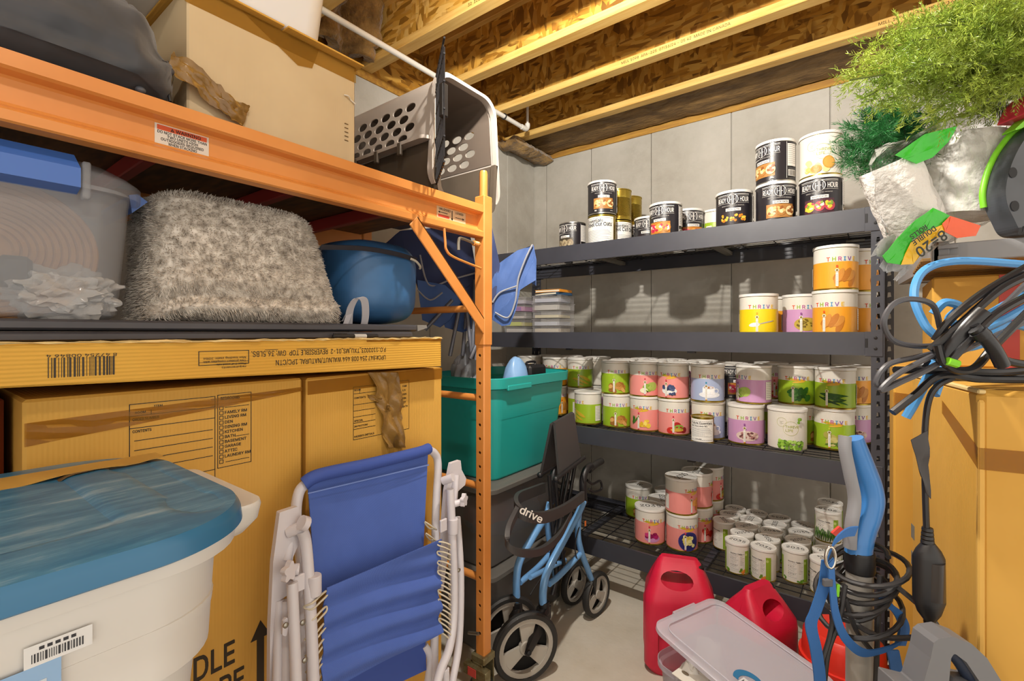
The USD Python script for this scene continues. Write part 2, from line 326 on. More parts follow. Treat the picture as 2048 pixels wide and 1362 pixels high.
# the clamp lamp over the aisle (above the picture)
cl = thing('clamp_lamp', 'metal clamp lamp hung from a joist and aimed at the rack', 'lamp', BULB); HM = plane(BULB, (1, 0, 0), (0, -.42, .91)); HM = np.column_stack([HM[:, 0], -HM[:, 2] * 0 + np.array([0, -.30, .954, 0]), np.array([0, .954, .30, 0]) * -1, HM[:, 3]])
ax_ = np.array([.10, .93, -.36]); ax_ /= np.linalg.norm(ax_); e1 = np.cross(ax_, [0, 0, 1.0]); e1 /= np.linalg.norm(e1); HM = plane(BULB, e1, np.cross(ax_, e1))
part('hood', ap(lathe([(.030, -.085), (.042, -.08), (.055, -.03), (.085, .028), (.088, .030), (.083, .030), (.052, -.028), (.038, -.074), (.028, -.078)], 32), HM), mat('lamp_hood', '55534f', .5, .3), cl, 40, world=True)
part('socket', ap(lathe([(.02, -.14), (.024, -.13), (.024, -.08), (.02, -.075)], 16), HM), mat('black_plastic', '1b1a1c', .45), cl, 40, world=True)
part('clamp_arm', rod(np.array(BULB) - ax_ * .12, (BULB[0], 1.075, 2.752), .005, 8), mat('lamp_hood', '55534f', .5, .3), cl, 40, world=True)
# ------------------------------------------------------------------ orange scaffold
ORANGE = mat('orange_paint', 'cf8743', 0.38, col2='c67d3a', scale=5.0, bump=.05, bscale=40)
DKRED = mat('dark_red_paint', '8c2420', 0.5)
ZINC = mat('zinc_steel', '9a968c', 0.35, 0.9)
BLACKP = mat('black_plastic', '1b1a1c', 0.45)
PLY = mat('brown_plywood', '6b4420', 0.6, col2='3c2613', scale=3.0, stretch=(3, 12, 12))
DARKG = mat('dark_grey_plastic', '46464c', 0.55, col2='3c3c42', scale=6.0)
GREYM = mat('grey_metal', '8c8c8c', 0.4, 0.5)

sc = thing('scaffold', 'orange steel rolling scaffold holding boxes, bins and a pet carrier', 'scaffold', (-1.145, 1.333, 0))
PX0, PX1, PY0, PY1 = -1.165, -1.123, 1.312, 1.354
def post(x0, y0, holes=True):
    w = .042
    t = mani(cbox(x0, x0 + w, y0, y0 + w, .215, 1.90, .004)) - mani(cbox(x0 + .003, x0 + w - .003, y0 + .003, y0 + w - .003, .2, 1.95, .001))
    if holes:
        cyl = m3.Manifold.cylinder(.02, .0058, .0058, 10).rotate([90, 0, 0])
        t = t - m3.Manifold.batch_boolean([cyl.translate([x0 + w / 2, y0 + .012, z]) for z in np.arange(.30, 1.36, .0508)] + [cyl.translate([x0 + w / 2, y0 + .012, 1.845])], m3.OpType.Add)
    return t
for i, (x0, y0) in enumerate(((PX0, PY0), (-1.885, PY0), (PX0, -.50), (-1.885, -.50))):
    q = part('post', post(x0, y0, y0 > 0), ORANGE, sc, world=True)
    part('top_pin', lathe([(.0155, 1.88), (.0155, 1.985), (.013, 1.995)], 16)[0] * 1.0 + [x0 + .021, y0 + .021, 0] if False else ap(lathe([(.0155, 1.88), (.0155, 1.985), (.013, 1.995)], 16), tr(x0 + .021, y0 + .021, 0)), ORANGE, q, 40, world=True)
for y in (PY0 + .021, -.479):
    for z in (1.49, 1.157, .83, .49):
        part('rung', rod((-1.15, y, z), (-1.86, y, z), .0135, 12), ORANGE, sc, 40, world=True)
# side rails: C channel with rolled lips, a lock sleeve at each end
for x, s in ((-1.123, 1), (-1.885, -1)):
    prof = [(0, 1.862), (0, 1.836), (-.006, 1.832), (-.026, 1.829), (-.030, 1.825), (-.030, 1.785), (-.026, 1.779), (-.004, 1.768), (0, 1.764), (0, 1.747), (-.004, 1.744), (-.036, 1.744), (-.036, 1.862)]
    rail = part('side_rail', loft([[(x + s * a, y, z) for a, z in prof][::s] for y in (-.46, 1.314)]), ORANGE, sc, world=True)
    for y0 in (1.309, -.503):
        part('lock_sleeve', cbox(x - (.045 if s > 0 else .003), x + (.003 if s > 0 else .045), y0, y0 + .048, 1.352, 1.90, .004), ORANGE, sc, world=True)
    br = MB()
    M = plane((x + s * .001, .98, 1.745), (0, 1, 0), (0, 0, 1))
    L = math.hypot(.345, .335); ang = math.atan2(-.335, .345)
    br.add(cbox(0, L, -.022, .022, -.006, 0, .0015), M=M @ rot(math.degrees(ang), [0, 0, 1])); br.add(cbox(0, L, .016, .022, -.022, 0, .0015), M=M @ rot(math.degrees(ang), [0, 0, 1]))
    part('corner_brace', br, ORANGE, sc, world=True)
part('deck', cbox(-1.85, -1.16, -.45, 1.30, 1.844, 1.860, .001), PLY, sc, world=True)
for y in (.03, .36, .70, 1.02): part('deck_bar', cbox(-1.85, -1.158, y, y + .028, 1.800, 1.843, .003), DKRED, sc, world=True)
part('release_rod', tube(spline([(-1.128, 1.115, 1.745), (-1.128, 1.12, 1.70), (-1.128, 1.125, 1.675), (-1.128, 1.16, 1.655), (-1.128, 1.30, 1.632)], 5), .0045, 8), ORANGE, sc, 40, world=True)
part('lock_pin', tube(spline([(-1.12, 1.175, 1.68), (-1.12, 1.176, 1.712), (-1.12, 1.19, 1.722), (-1.12, 1.255, 1.715)], 5), .0055, 8), ZINC, sc, 40, world=True, label='bent zinc locking pin')
part('pin_spring', ap(lathe([(.009, 0), (.010, .004), (.007, .006), (.010, .010), (.007, .012), (.010, .016), (.007, .018), (.010, .022), (.009, .03)], 12), rot(-90, [1, 0, 0]), tr(-1.12, 1.25, 1.715)), ORANGE, sc, 40, world=True)
lab = MB(); M = plane((-1.1525, .327, 1.824), (0, 1, 0), (0, 0, 1))
lab.add(rect(0, .098, -.042, 0, .0004), 'c9c0b4', M); lab.add(rect(.004, .094, -.0118, -.002, .0007), 'c4512a', M); lab.add(text('WARNING', .0068, .0004, True), '3a1c12', M @ tr(.036, -.0105, .0006))
lab.add(extr(Polygon([(.027, -.0104), (.0335, -.0104), (.03025, -.0035)], [[(.0292, -.0092), (.0313, -.0092), (.03025, -.0062)]]), .0011), '3a1c12', M)
for i, (s, w) in enumerate((('DO NOT STACK MORE THAN', .09), ('TWO UNITS HIGH', .056), ('OUTRIGGERS REQUIRED', .078), ('WHEN STACKING', .052))):
    h = .0054; lab.add(ap(text(s, h, .0004, True), np.diag([w / twidth(s, h, True), 1, 1, 1])), '2c2826', M @ tr(.049 - w / 2, -.0185 - i * .0070, .0003))
part('warning_label', lab, PRINT, sc, world=True)
lab = MB(); M = plane((-1.1525, 1.105, 1.822), (0, 1, 0), (0, 0, 1))
lab.add(rect(0, .14, -.038, 0, .0004), 'c4a884', M); lab.add(text('UNLOCKED', .0072, .0004, True), '2c2826', M @ tr(.010, -.011, .0003)); lab.add(text('LOCKED', .0072, .0004, True), '2c2826', M @ tr(.088, -.011, .0003))
lab.add(rect(.070, .0735, -.036, -.004, .0007), '2c2826', M); lab.add(extr(Polygon([(.0665, -.030), (.077, -.030), (.0717, -.0375)]), .0007), '2c2826', M); lab.add(rect(.012, .050, -.0195, -.0175, .0007), '2c2826', M); lab.add(extr(Polygon([(.006, -.0185), (.014, -.0145), (.014, -.0225)]), .0007), '2c2826', M)
lab.add(rect(.088, .125, -.0245, -.0225, .0007), '2c2826', M); lab.add(extr(Polygon([(.134, -.0235), (.124, -.0195), (.124, -.0275)]), .0007), '2c2826', M); lab.add(rect(.006, .058, -.0345, -.026, .0007), 'b04030', M)
part('lock_label', lab, PRINT, sc, world=True)
for x0, y0 in ((PX0, PY0), (-1.885, PY0), (PX0, -.50), (-1.885, -.50)):
    c = part('caster', ap(lathe([(.004, 0), (.055, .002), (.066, .015), (.066, .03), (.055, .043), (.004, .045)], 24), rot(90, [1, 0, 0]), tr(x0 + .02, y0 + .045, .067)), BLACKP, sc, 40, world=True)
    fk = MB(); fk.add(cbox(x0 - .012, x0 + .052, y0 - .012, y0 + .052, .196, .222, .003)); fk.add(cbox(x0 - .004, x0 + .044, y0 - .014, y0 - .008, .05, .198, .002)); fk.add(cbox(x0 - .004, x0 + .044, y0 + .05, y0 + .056, .05, .198, .002)); fk.add(cbox(x0 - .035, x0 + .075, y0 - .03, y0 + .0, .150, .190, .003))
    part('caster_fork', fk, mat('scuffed_zinc', '8b8768', .45, .7, col2='6d5c3a', scale=30), c, world=True)
part('pin_handle', rod((PX0 - .03, PY0 - .004, .285), (PX0 + .02, PY0 - .004, .30), .006, 8), ZINC, sc, 40, world=True)
part('small_parts_tag', cbox(PX0 - .01, PX0 + .03, PY0 - .032, PY0 - .030, .155, .185, .0005), mat('red_print', 'b84038', .5), sc, world=True)

# ------------------------------------------------------------------ black storage rack
RACKM = mat('charcoal_paint', '3e3f47', 0.42, col2='383941', scale=4.0, bump=.04, bscale=60)
WIREM = mat('black_wire', '26262a', 0.4, 0.3)
RX0, RX1, YF, YR = -1.965, .035, 2.27, 2.885
TIERS = [.306, .893, 1.402, 1.879]
rk = thing('storage_rack', 'black four-tier boltless storage rack with wire decks full of food cans', 'rack', (RX0, YF, 0))
zs = np.arange(.04, 1.90, .0415)
def hole_wall(w, h, cols):
    hs = [[(c - .006, z), (c + .006, z + .003), (c + .004, z + .020), (c - .004, z + .020)] for c in cols for z in zs]
    return extr(Polygon([(0, 0), (w, 0), (w, h), (0, h)], hs), .002)
for x, y, sx, sy in ((RX1, YF, -1, 1), (RX0, YF, 1, 1), (RX1, YR, -1, -1), (RX0, YR, 1, -1)):
    mb = MB()
    f1 = hole_wall(.040, 1.92, (.022,)); f2 = hole_wall(.056, 1.92, (.030,))
    mb.add(f1, M=plane((min(x, x + sx * .040), y, 0), (1, 0, 0), (0, 0, 1)))
    mb.add(f2, M=plane((x, min(y, y + sy * .056), 0), (0, 1, 0), (0, 0, 1)))
    if sx < 0 and sy > 0: mb.add(hole_wall(.030, 1.92, (.016,)), M=plane((x, y + .056, 0), (1, 0, 0), (0, 0, 1)))
    mb.add(cbox(min(x, x + sx * .05), max(x, x + sx * .05), min(y, y + sy * .05), max(y, y + sy * .05), 0, .012, .002))
    part('post', mb, RACKM, rk, world=True)
def beam(y, z, front):
    s = -1 if front else 1
    mb = MB(); x0, x1 = RX0 + .004, RX1 - .004
    prof = [(0, z - .090), (0, z), (-s * .012, z), (-s * .012, z - .014), (-s * .034, z - .014), (-s * .034, z - .017), (-s * .002, z - .017), (-s * .002, z - .088), (-s * .020, z - .088), (-s * .020, z - .090)]
    mb.add(loft([[(x, y + s * .003 + a, b) for a, b in prof][::s] for x in (x0, x1)]))
    for x in (x0, x1 - .055): mb.add(cbox(x, x + .055, y + s * .0025, y + s * .0055, z - .093, z + .001, .001))
    b = part('beam', mb, RACKM, rk, world=True)
    for x, d in ((x1, -1), (x0, 1)):
        part('beam_slot', cbox(x + d * .045, x + d * .054, y + s * .0052, y + s * .006, z - .060, z - .025, .0005), mat('dark_slot', '101014', .6), b, world=True)
        for dz in (-.022, -.063): part('beam_rivet', ap(lathe([(.006, 0), (.006, .002), (.003, .003)], 8), rot(90 * (1 if front else -1), [1, 0, 0]), tr(x + d * .022, y + s * .0055, z + dz)), mat('dark_slot', '101014', .6), b, world=True)
for z in TIERS:
    beam(YF, z, True); beam(YR, z, False)
    for x in (RX0 + .004, RX1 - .006): part('end_beam', cbox(x, x + .002, YF + .004, YR - .004, z - .090, z, .0005), RACKM, rk, world=True)
    for fx in (.34, .66): 
        x = RX0 + (RX1 - RX0) * fx; part('cross_support', cbox(x - .018, x + .018, YF + .004, YR - .004, z - .045, z - .0245, .002), mat('tan_support', '6a655c', .6) if z > 1.8 else RACKM, rk, world=True)
    w = MB()
    for y in np.arange(YF + .03, YR - .02, .0505): w.add(rod((RX0 + .01, y, z - .0155), (RX1 - .01, y, z - .0155), .0022, 5))
    for x in np.arange(RX0 + .05, RX1 - .02, .152): w.add(rod((x, YF + .008, z - .020), (x, YR - .008, z - .020), .0026, 5))
    part('wire_deck', w, WIREM, rk, world=True, kind='stuff')
for fx in (.315, .645):
    for z in TIERS[1:]:
        x = RX0 + (RX1 - RX0) * fx; part('deck_clip', cbox(x - .018, x + .018, YF + .002, YF + .02, z - .099, z - .089, .001), BLACKP, rk, world=True)
part('maker_plate', cbox(RX1 - .14, RX1 - .065, YR - .006, YR - .0045, 1.845, 1.858, .0003), mat('grey_print', '77756c', .5), rk, world=True)
# ------------------------------------------------------------------ food cans
LIDM = mat('lid_plastic', 'e3e0da', 0.4)
LABELW = mat('label_white', 'dcd7cc', 0.38)
GOLD = mat('gold_tin', 'a8923c', 0.28, 0.85)
STEEL = mat('silver_tin', 'b0aea8', 0.3, 0.9)
BAND = {k: mat('band_' + k, c, 0.36) for k, c in dict(green='97b62a', pink='e8918a', blue='a3b0d0', purple='c493bd', orange='e9a02e', yellow='f0cf1c', black='221f24').items()}
R10, H10 = .0775, .176

def fdisc(cx, cy, rx, ry=None, t=.0004):
    """a disc with inner rings, so that it bends round a can"""
    ry = ry or rx; k = max(1, int(max(rx, ry) / .009)); n = 14 if rx < .02 else 22; a = np.linspace(0, 2 * np.pi, n, endpoint=False)
    rings = [np.stack([cx + rx * s * np.cos(a), cy + ry * s * np.sin(a), np.full(n, z)], 1) for s, z in [(q / k, 0) for q in range(1, k + 1)] + [(q / k, t) for q in range(k, 0, -1)]]
    return loft(rings)
def fell(cx, cy, rx, ry, ang, t=.0004):
    v, f = fdisc(0, 0, rx, ry, t); return ap((v, f), rot(ang, [0, 0, 1]), tr(cx, cy, 0))
class Art:
    """flat print for a can; layers stand a hair above each other"""
    def __init__(s): s.m, s.k = [], 0
    def put(s, m, col):
        v, f = (m if isinstance(m, tuple) else meshkit.arrays(m)[:2]); s.m.append((v + [0, 0, s.k * .00012], f, col)); return s
    def up(s): s.k += 1; return s
    def build(s, name, R, t, z0=0.0):
        mb = MB()
        for v, f, c in s.m: mb.add(bend((v, f), R + .0003, z0), c)
        part(name, mb, PRINT, t)
def rr(x0, x1, y0, y1): return rect(x0, x1, y0, y1, .0004, max(1, int((x1 - x0) / .008)))
def scatter(a, n, cx, cy, sx, sy, r, cols, seed, ry=None, angs=(0, 180)):
    q = random.Random(seed)
    for _ in range(n):
        a.up(); a.put(fell(cx + q.uniform(-sx, sx), cy + q.uniform(-sy, sy), r * q.uniform(.8, 1.2), (ry or r) * q.uniform(.8, 1.2), q.uniform(*angs)), q.choice(cols))
def picture(a, what):
    n0 = len(a.m)
    if what == 'potatoes': scatter(a, 16, .008, .038, .030, .013, .011, ['b07a34', 'c08c44', 'd0a05c', '96642a'], 3, .008)
    elif what == 'corn': scatter(a, 5, .004, .045, .022, .010, .030, ['d8b83c', 'c8a830', '8aa03a'], 4, .006, (-35, -15))
    elif what == 'green apples': scatter(a, 3, .02, .045, .016, .010, .015, ['86a83a', '749a2e', 'a6bc5a'], 5); a.up().put(fdisc(-.008, .034, .014, .010), 'e8e4c0'); a.up().put(fdisc(.004, .030, .003), '5a3a1c')
    elif what == 'blueberries': a.put(fdisc(.005, .040, .026, .014), 'e8e6e4'); scatter(a, 16, .005, .052, .020, .008, .0055, ['3c4a72', '4c5c86', '2c3454'], 6); scatter(a, 5, .02, .03, .014, .004, .0045, ['3c4a72', '2c3454'], 7)
    elif what == 'cup': a.put(fdisc(.006, .036, .034, .011), 'e6e8ee'); a.up().put(rr(-.016, .022, .038, .062), 'f2f2f4'); a.up().put(fdisc(.003, .062, .019, .006), 'd8dae2'); a.up().put(fdisc(.003, .062, .015, .004), 'b5763c'); a.up().put(ap(ringp(.027, .050, .009, .003), np.eye(4)), 'e6e8ee')
    elif what == 'spinach': scatter(a, 16, .012, .045, .026, .016, .015, ['2f6a22', '3c7c2a', '24561a', '5a9440'], 8, .007)
    elif what == 'green beans': scatter(a, 12, .012, .045, .014, .014, .028, ['2f5a1e', '3c6e26', '244a18'], 9, .0028, (-25, 20))
    elif what == 'pineapple': scatter(a, 10, .014, .040, .018, .010, .008, ['e8c63a', 'f0d868', 'd8ac28'], 10, .006); scatter(a, 5, -.020, .052, .008, .010, .013, ['4a7a2a', '3a6420'], 11, .003, (60, 120))
    elif what == 'red apples': scatter(a, 6, .010, .042, .024, .016, .012, ['b02420', 'c83028', '8c1a1a'], 12); a.up().put(fdisc(.014, .040, .016, .010), '8aa83c'); a.up().put(fdisc(.008, .030, .022, .006), 'caa23c')
    elif what == 'beans': a.put(fdisc(.004, .040, .034, .017), 'd8c2b8'); scatter(a, 26, .004, .042, .026, .010, .0045, ['8a5a58', 'a87470', 'c8a49c', '6e4444'], 13, .003)
    elif what == 'lentils': a.put(fdisc(.010, .044, .034, .022), 'b8a040'); scatter(a, 24, .010, .048, .024, .012, .003, ['8a7424', '6e5a1c'], 14)
    elif what == 'chicken': scatter(a, 9, .016, .046, .018, .008, .021, ['b8742a', 'c98a3c', '8c5420', 'd6a050'], 15, .009, (30, 70))
    elif what == 'spoon': a.put(fell(-.012, .042, .016, .007, 8), 'e4e0d0'); a.up().put(fell(-.012, .044, .012, .005, 8), 'f8f6ee'); a.up().put(fell(.022, .050, .024, .002, 14), 'b0aca0')
    elif what == 'raspberries': a.put(fdisc(.006, .034, .027, .014), 'c88abc'); scatter(a, 14, .006, .046, .020, .007, .007, ['b02468', 'c83878', '8c1a50'], 16)
    elif what == 'banana': a.put(fdisc(.008, .048, .036), '34347c'); a.up().put(fdisc(.008, .048, .030), '2a2a66'); scatter(a, 22, .008, .048, .017, .017, .0075, ['e0d070', 'd0bc50', 'ece49c'], 17)
    elif what == 'cauliflower': scatter(a, 14, .010, .044, .020, .014, .010, ['b8b060', 'a8a24c', 'c8c078'], 18); scatter(a, 4, .010, .030, .02, .004, .010, ['5a7a2a'], 19, .003)
    elif what == 'peach': scatter(a, 5, .018, .050, .010, .018, .013, ['e08a34', 'd0702a', 'f0a850'], 20)
    elif what == 'strawberry': scatter(a, 6, .010, .045, .014, .014, .011, ['c02820', 'a01c1c', 'd84838'], 21)

def picture_big(a, what):
    n0 = len(a.m); picture(a, what)
    for i in range(n0, len(a.m)):
        v, f, c = a.m[i]; v = v.copy(); v[:, 0] = (v[:, 0] - .004) * 1.45 + .004; v[:, 1] = np.minimum((v[:, 1] - .044) * 1.35 + .047, .100); a.m[i] = (v, f, c)
def thrive_can(kind, band, what, scarf=False, facts=False, grey_band=None):
    def make(t):
        part('tin', lathe([(.070, .0015), (R10 + .0012, 0), (R10 + .0012, .005), (R10 - .0012, .007), (R10 - .0012, H10 - .007), (R10 + .0012, H10 - .005), (R10 + .0012, H10), (.070, H10)], 40), GOLD, t, 35)
        part('label_band', lathe([(R10 - .001, .007), (R10, .0075), (R10, .1125), (R10 - .001, .113)], 40), BAND[band], t, 35)
        part('label_top', lathe([(R10 - .001, .1125), (R10, .113), (R10, H10 - .008), (R10 - .001, H10 - .0075)], 40), LABELW, t, 35)
        part('lid', lathe([(.078, H10 - .006), (R10 + .0028, H10 - .006), (R10 + .0030, H10 + .003), (R10 + .002, H10 + .0055), (R10 - .003, H10 + .0055), (R10 - .005, H10 + .003), (.002, H10 + .003)], 40), LIDM, t, 35)
        a = Art()
        if scarf: a.put(fell(.004, .117, .040, .0055, -4), 'd8a42a'); a.up().put(fell(.014, .107, .026, .004, 6), 'e0b23a'); a.up()
        x = -.046
        for ch, c in zip('THRIVE', ('d4502c', '8fb02c', 'b0508c', '3f8ab8', '8858a0', 'e0b428')):
            a.put(ap(text(ch, .0155, .0004, True), tr(x, .1160, 0)), c); x += twidth(ch, .0155, True) + .0055
        a.up().up(); picture_big(a, what); a.up()
        for y0, y1, c in ((.014, .070, 'e6e2d8'),): a.put(rr(-.013, -.004, y0, y1), c)
        a.put(fdisc(-.0085, .078, .0068), 'e6e2d8'); a.up().put(fdisc(-.0085, .078, .0046), '8c7a3c'); a.put(rr(-.0118, -.0052, .0895, .0985), {'green': 'b8c83c', 'pink': 'c83c4c', 'orange': 'd8581c', 'yellow': 'e8a41c', 'purple': '8c4890', 'blue': '3c8cb0'}[band]); a.put(rr(-.0118, -.0052, .0085, .0145), 'c83c4c' if band == 'pink' else 'd0902c')
        for k in range(7): a.put(rr(-.0097, -.0073, .018 + k * .0065, .0215 + k * .0065), 'a8a49a')
        q = math.pi * R10 * .52; a.put(rr(q, q + .040, .020, .105), 'e6e2d8'); a.up()
        for k in range(9): a.put(rr(q + .003, q + .037, .100 - k * .0085, .1012 - k * .0085), '4a4844')
        a.put(rr(-q - .030, -q, .020, .095), 'e6e2d8'); a.up()
        for k in range(8): a.put(rr(-q - .027, -q - .003, .088 - k * .008, .0890 - k * .008), '7a7670')
        a.build('label_print', R10, t)
    return make
def ready_can(banner, foods, lid=True, seed=0):
    def make(t):
        part('tin', lathe([(.070, .0015), (R10 + .0012, 0), (R10 + .0012, .005), (R10 - .0012, .007), (R10 - .0012, H10 - .007), (R10 + .0012, H10 - .005), (R10 + .0012, H10), (.072, H10), (.072, H10 - .004)], 40), STEEL, t, 35)
        part('label', lathe([(R10 - .001, .007), (R10, .0075), (R10, H10 - .008), (R10 - .001, H10 - .0075)], 40), BAND['black'], t, 35)
        if lid: part('lid', lathe([(.078, H10 - .006), (R10 + .0028, H10 - .006), (R10 + .0030, H10 + .003), (R10 + .002, H10 + .0055), (R10 - .003, H10 + .0055), (R10 - .005, H10 + .003), (.002, H10 + .003)], 40), LIDM, t, 35)
        a = Art(); w = 'e4e0da'
        for y, th in ((.160, .0022), (.155, .0010), (.122, .0010)): a.put(rr(-.075, .075, y, y + th), w)
        a.up().put(fdisc(0, .139, .0245), '221f24'); a.up().put(ap(ringp(0, .139, .0235, .0028, n=36), np.eye(4)), w)
        s = lambda p, q_: rr(p[0], q_[0], p[1], q_[1])
        for r_ in (((-.014, .128), (-.0115, .150)), ((-.0035, .120), (-.0010, .158)), ((-.014, .138), (-.001, .1405)), ((-.014, .1485), (-.001, .151)), ((.0015, .120), (.004, .158)), ((.013, .128), (.0155, .151)), ((.0015, .138), (.0155, .1405))): a.put(s(*r_), w)
        for word, x in (('READY', -.072), ('HOUR', .029)):
            k = .044 / twidth(word, .021, True); a.put(ap(text(word, .021, .0004, True), np.diag([k, 1, 1, 1]), tr(x, .128, 0)), w)
        a.put(ap(text('EMERGENCY FOOD STORAGE | UP TO 25-YEAR SHELF LIFE', .0042, .0004), np.diag([.098 / twidth('EMERGENCY FOOD STORAGE | UP TO 25-YEAR SHELF LIFE', .0042), 1, 1, 1]), tr(-.049, .1085, 0)), 'b8b4ae')
        a.put(rr(-.030, .034, .086, .0995), w); a.up(); k = min(1, .054 / twidth(banner, .0065, True)); a.put(ap(text(banner, .0065, .0004, True), np.diag([k, 1, 1, 1]), tr(-.025, .0896, 0)), '2a262a')
        a.put(rr(-.055, .055, .026, .084), foods[0]); a.up()
        q = random.Random(seed)
        for cx in (-.034, .002, .038): a.up(); a.put(fdisc(cx, .054, .019, .021), q.choice(foods)); scatter(a, 9, cx, .056, .014, .014, .007, foods[1:], seed + int(cx * 1000), .005)
        a.put(rr(-.048, -.036, .012, .020), 'b8b4ae'); a.put(rr(.036, .052, .013, .016), 'b8b4ae')
        q0 = math.pi * R10 * .42; a.put(rr(q0 - .004, q0 - .0025, .010, .165), w); a.put(rr(q0, q0 + .042, .062, .158), 'd8d4ce'); a.up()
        for k in range(10): a.put(rr(q0 + .003, q0 + .039, .151 - k * .0085, .1522 - k * .0085), '3a383a')
        a.put(rr(q0 + .002, q0 + .040, .020, .046), w); a.up()
        for k in range(12): a.put(rr(q0 + .004 + k * .003, q0 + .0052 + k * .003 + (k % 3) * .0003, .022, .044), '1a181a')
        a.build('label_print', R10, t)
    return make
def gold_profile(R, H):
    p = [(R * .9, .0015), (R + .001, 0), (R + .001, .005), (R - .001, .007)]
    for z in np.arange(.020, H - .05, .0055): p += [(R - .001, z), (R - .0028, z + .00275)]
    return p + [(R - .001, H - .04), (R - .001, H - .007), (R + .001, H - .005), (R + .001, H), (R * .93, H), (R * .93, H - .004), (.002, H - .004)]
def gold_can(t): part('tin', lathe(gold_profile(R10, H10), 40), GOLD, t, 35)
def oats_can(lines, R=R10, H=H10):
    def make(t):
        part('tin', lathe(gold_profile(R, H), 40), GOLD, t, 35)
        W = R * 1.15; s = R / R10
        a = Art(); a.put(rr(-W, W, .010, H - .010), 'e8e6e0'); a.up()
        for y in (H - .020, .018): a.put(rr(-W * .92, W * .92, y, y + .0012), '1c1c1e')
        y = H - .018 - .022 * s
        for i, (txt, h) in enumerate(lines):
            hh = h * s; k = min(1, 1.75 * W / twidth(txt, hh, True)); a.put(ap(text(txt, hh, .0004, True), np.diag([k, 1, 1, 1]), tr(-W * .9, y, 0)), '141416'); y -= hh * 1.15
            if i == 0: a.put(rr(-W * .92, W * .92, y + hh * .82, y + hh * .82 + .001), '1c1c1e'); y -= hh * .25
        q = random.Random(5)
        while y > .03: a.put(rr(-W * .88, W * q.uniform(.2, .85), y, y + .0013), '77777a'); y -= .0048
        a.put(rr(-W * .5, 0, .021, .0235), '2c2c30'); a.build('label_print', R, t)
    return make
def life_can(peas):
    def make(t):
        part('tin', lathe([(.070, .0015), (R10 + .0012, 0), (R10 + .0012, .005), (R10 - .0012, .007), (R10 - .0012, H10 - .007), (R10 + .0012, H10 - .005), (R10 + .0012, H10), (.070, H10)], 40), GOLD if not peas else STEEL, t, 35)
        part('label', lathe([(R10 - .001, .006), (R10, .0065), (R10, H10 - .008), (R10 - .001, H10 - .0075)], 40), LABELW, t, 35)
        part('lid', lathe([(.078, H10 - .006), (R10 + .0028, H10 - .006), (R10 + .0030, H10 + .003), (R10 + .002, H10 + .0055), (R10 - .003, H10 + .0055), (R10 - .005, H10 + .003), (.002, H10 + .003)], 40), LIDM, t, 35)
        a = Art(); g = 'b8bc5a'
        a.put(ringp(.018, .098, .031, .0008, n=40), g); a.put(ringp(-.018, .124, .020, .0008, n=32), g); a.up()
        a.put(ap(text('THRIVE', .0105, .0004), tr(-.004, .100, 0)), '9aa43c'); a.put(ap(text('LIFE', .0105, .0004), tr(-.004, .084, 0)), '9aa43c')
        for k in range(4): a.put(rr(-.026, -.010 - (k % 2) * .006, .127 - k * .004, .1278 - k * .004), 'b0ac90')
        if peas:
            scatter(a, 70, .018, .026, .046, .017, .0062, ['7ca834', '94c044', '5f8a24', 'b0d468'], 30); scatter(a, 4, .052, .135, .008, .012, .0055, ['6f9a2a', '86b038'], 31)
        else:
            scatter(a, 16, .0, .040, .045, .020, .015, ['e6d28c', 'efe2b0', 'd8be6c'], 32, .011); a.up().put(fell(.040, .050, .022, .026, 10), 'b98a3c'); a.up().put(fell(.040, .050, .018, .022, 10), 'c89a48'); a.up().put(fell(-.004, .028, .020, .016, 0), 'b88a40')
        a.build('label_print', R10, t)
    return make
RS, HS = .0508, .136
def pantry_can(art):
    def make(t):
        part('tin', lathe([(.045, .001), (RS + .001, 0), (RS + .001, .004), (RS - .001, .0055), (RS - .001, HS - .006), (RS + .001, HS - .004), (RS + .001, HS), (.045, HS)], 30), GOLD, t, 35)
        part('label', lathe([(RS - .0008, .005), (RS, .0055), (RS, HS - .0065), (RS - .0008, HS - .006)], 30), LABELW, t, 35)
        part('lid', lathe([(.05, HS - .005), (RS + .0022, HS - .005), (RS + .0024, HS + .003), (RS + .0015, HS + .0045), (RS - .003, HS + .0045), (RS - .0045, HS + .0025), (.002, HS + .0025)], 30), LIDM, t, 35)
        a = Art(); a.put(rr(-.026, .012, .018, .098), 'dedad2'); a.up()
        a.put(ap(text('Nutrition Facts', .0052, .0004, True), tr(-.024, .092, 0)), '3a3836')
        for k in range(13): a.put(rr(-.024, .010 - (k % 4) * .004, .087 - k * .0052, .0878 - k * .0052 + (.0012 if k in (3, 9) else 0)), '55524e')
        for k in range(9): a.put(rr(.018, .036 - (k % 3) * .004, .094 - k * .006, .0946 - k * .006), '9a968e')
        a.put(rr(.040, .062, .008, .108), '8aa62c'); a.up().put(fdisc(.046, .092, .006), 'b8c870'); a.put(rr(-.062, -.050, .008, .108), '8aa62c')
        if art == 'carrot': scatter(a, 7, .026, .018, .010, .008, .010, ['d8702a', 'e08838', '6a8c2c'], 40, .003, (40, 90)); scatter(a, 4, -.034, .016, .006, .006, .006, ['6a9428', 'd8a02c'], 41)
        elif art == 'pea': scatter(a, 10, .026, .014, .014, .006, .0042, ['5a8a26', '7aa838'], 42); scatter(a, 3, -.034, .018, .006, .006, .0042, ['5a8a26'], 43)
        elif art == 'asparagus':
            for i in range(26): a.up(); a.put(fell(-.045 + i * .0037, .026 + (i * 7 % 5) * .004, .022, .0024, 90 + (i * 5 % 9 - 4) * 4), ('3f6a24', '55842e', '2f541a')[i % 3])
        elif art == 'orange': scatter(a, 5, -.040, .018, .010, .008, .010, ['e09428', 'd07c20'], 44)
        a.build('label_print', RS, t)
    return make
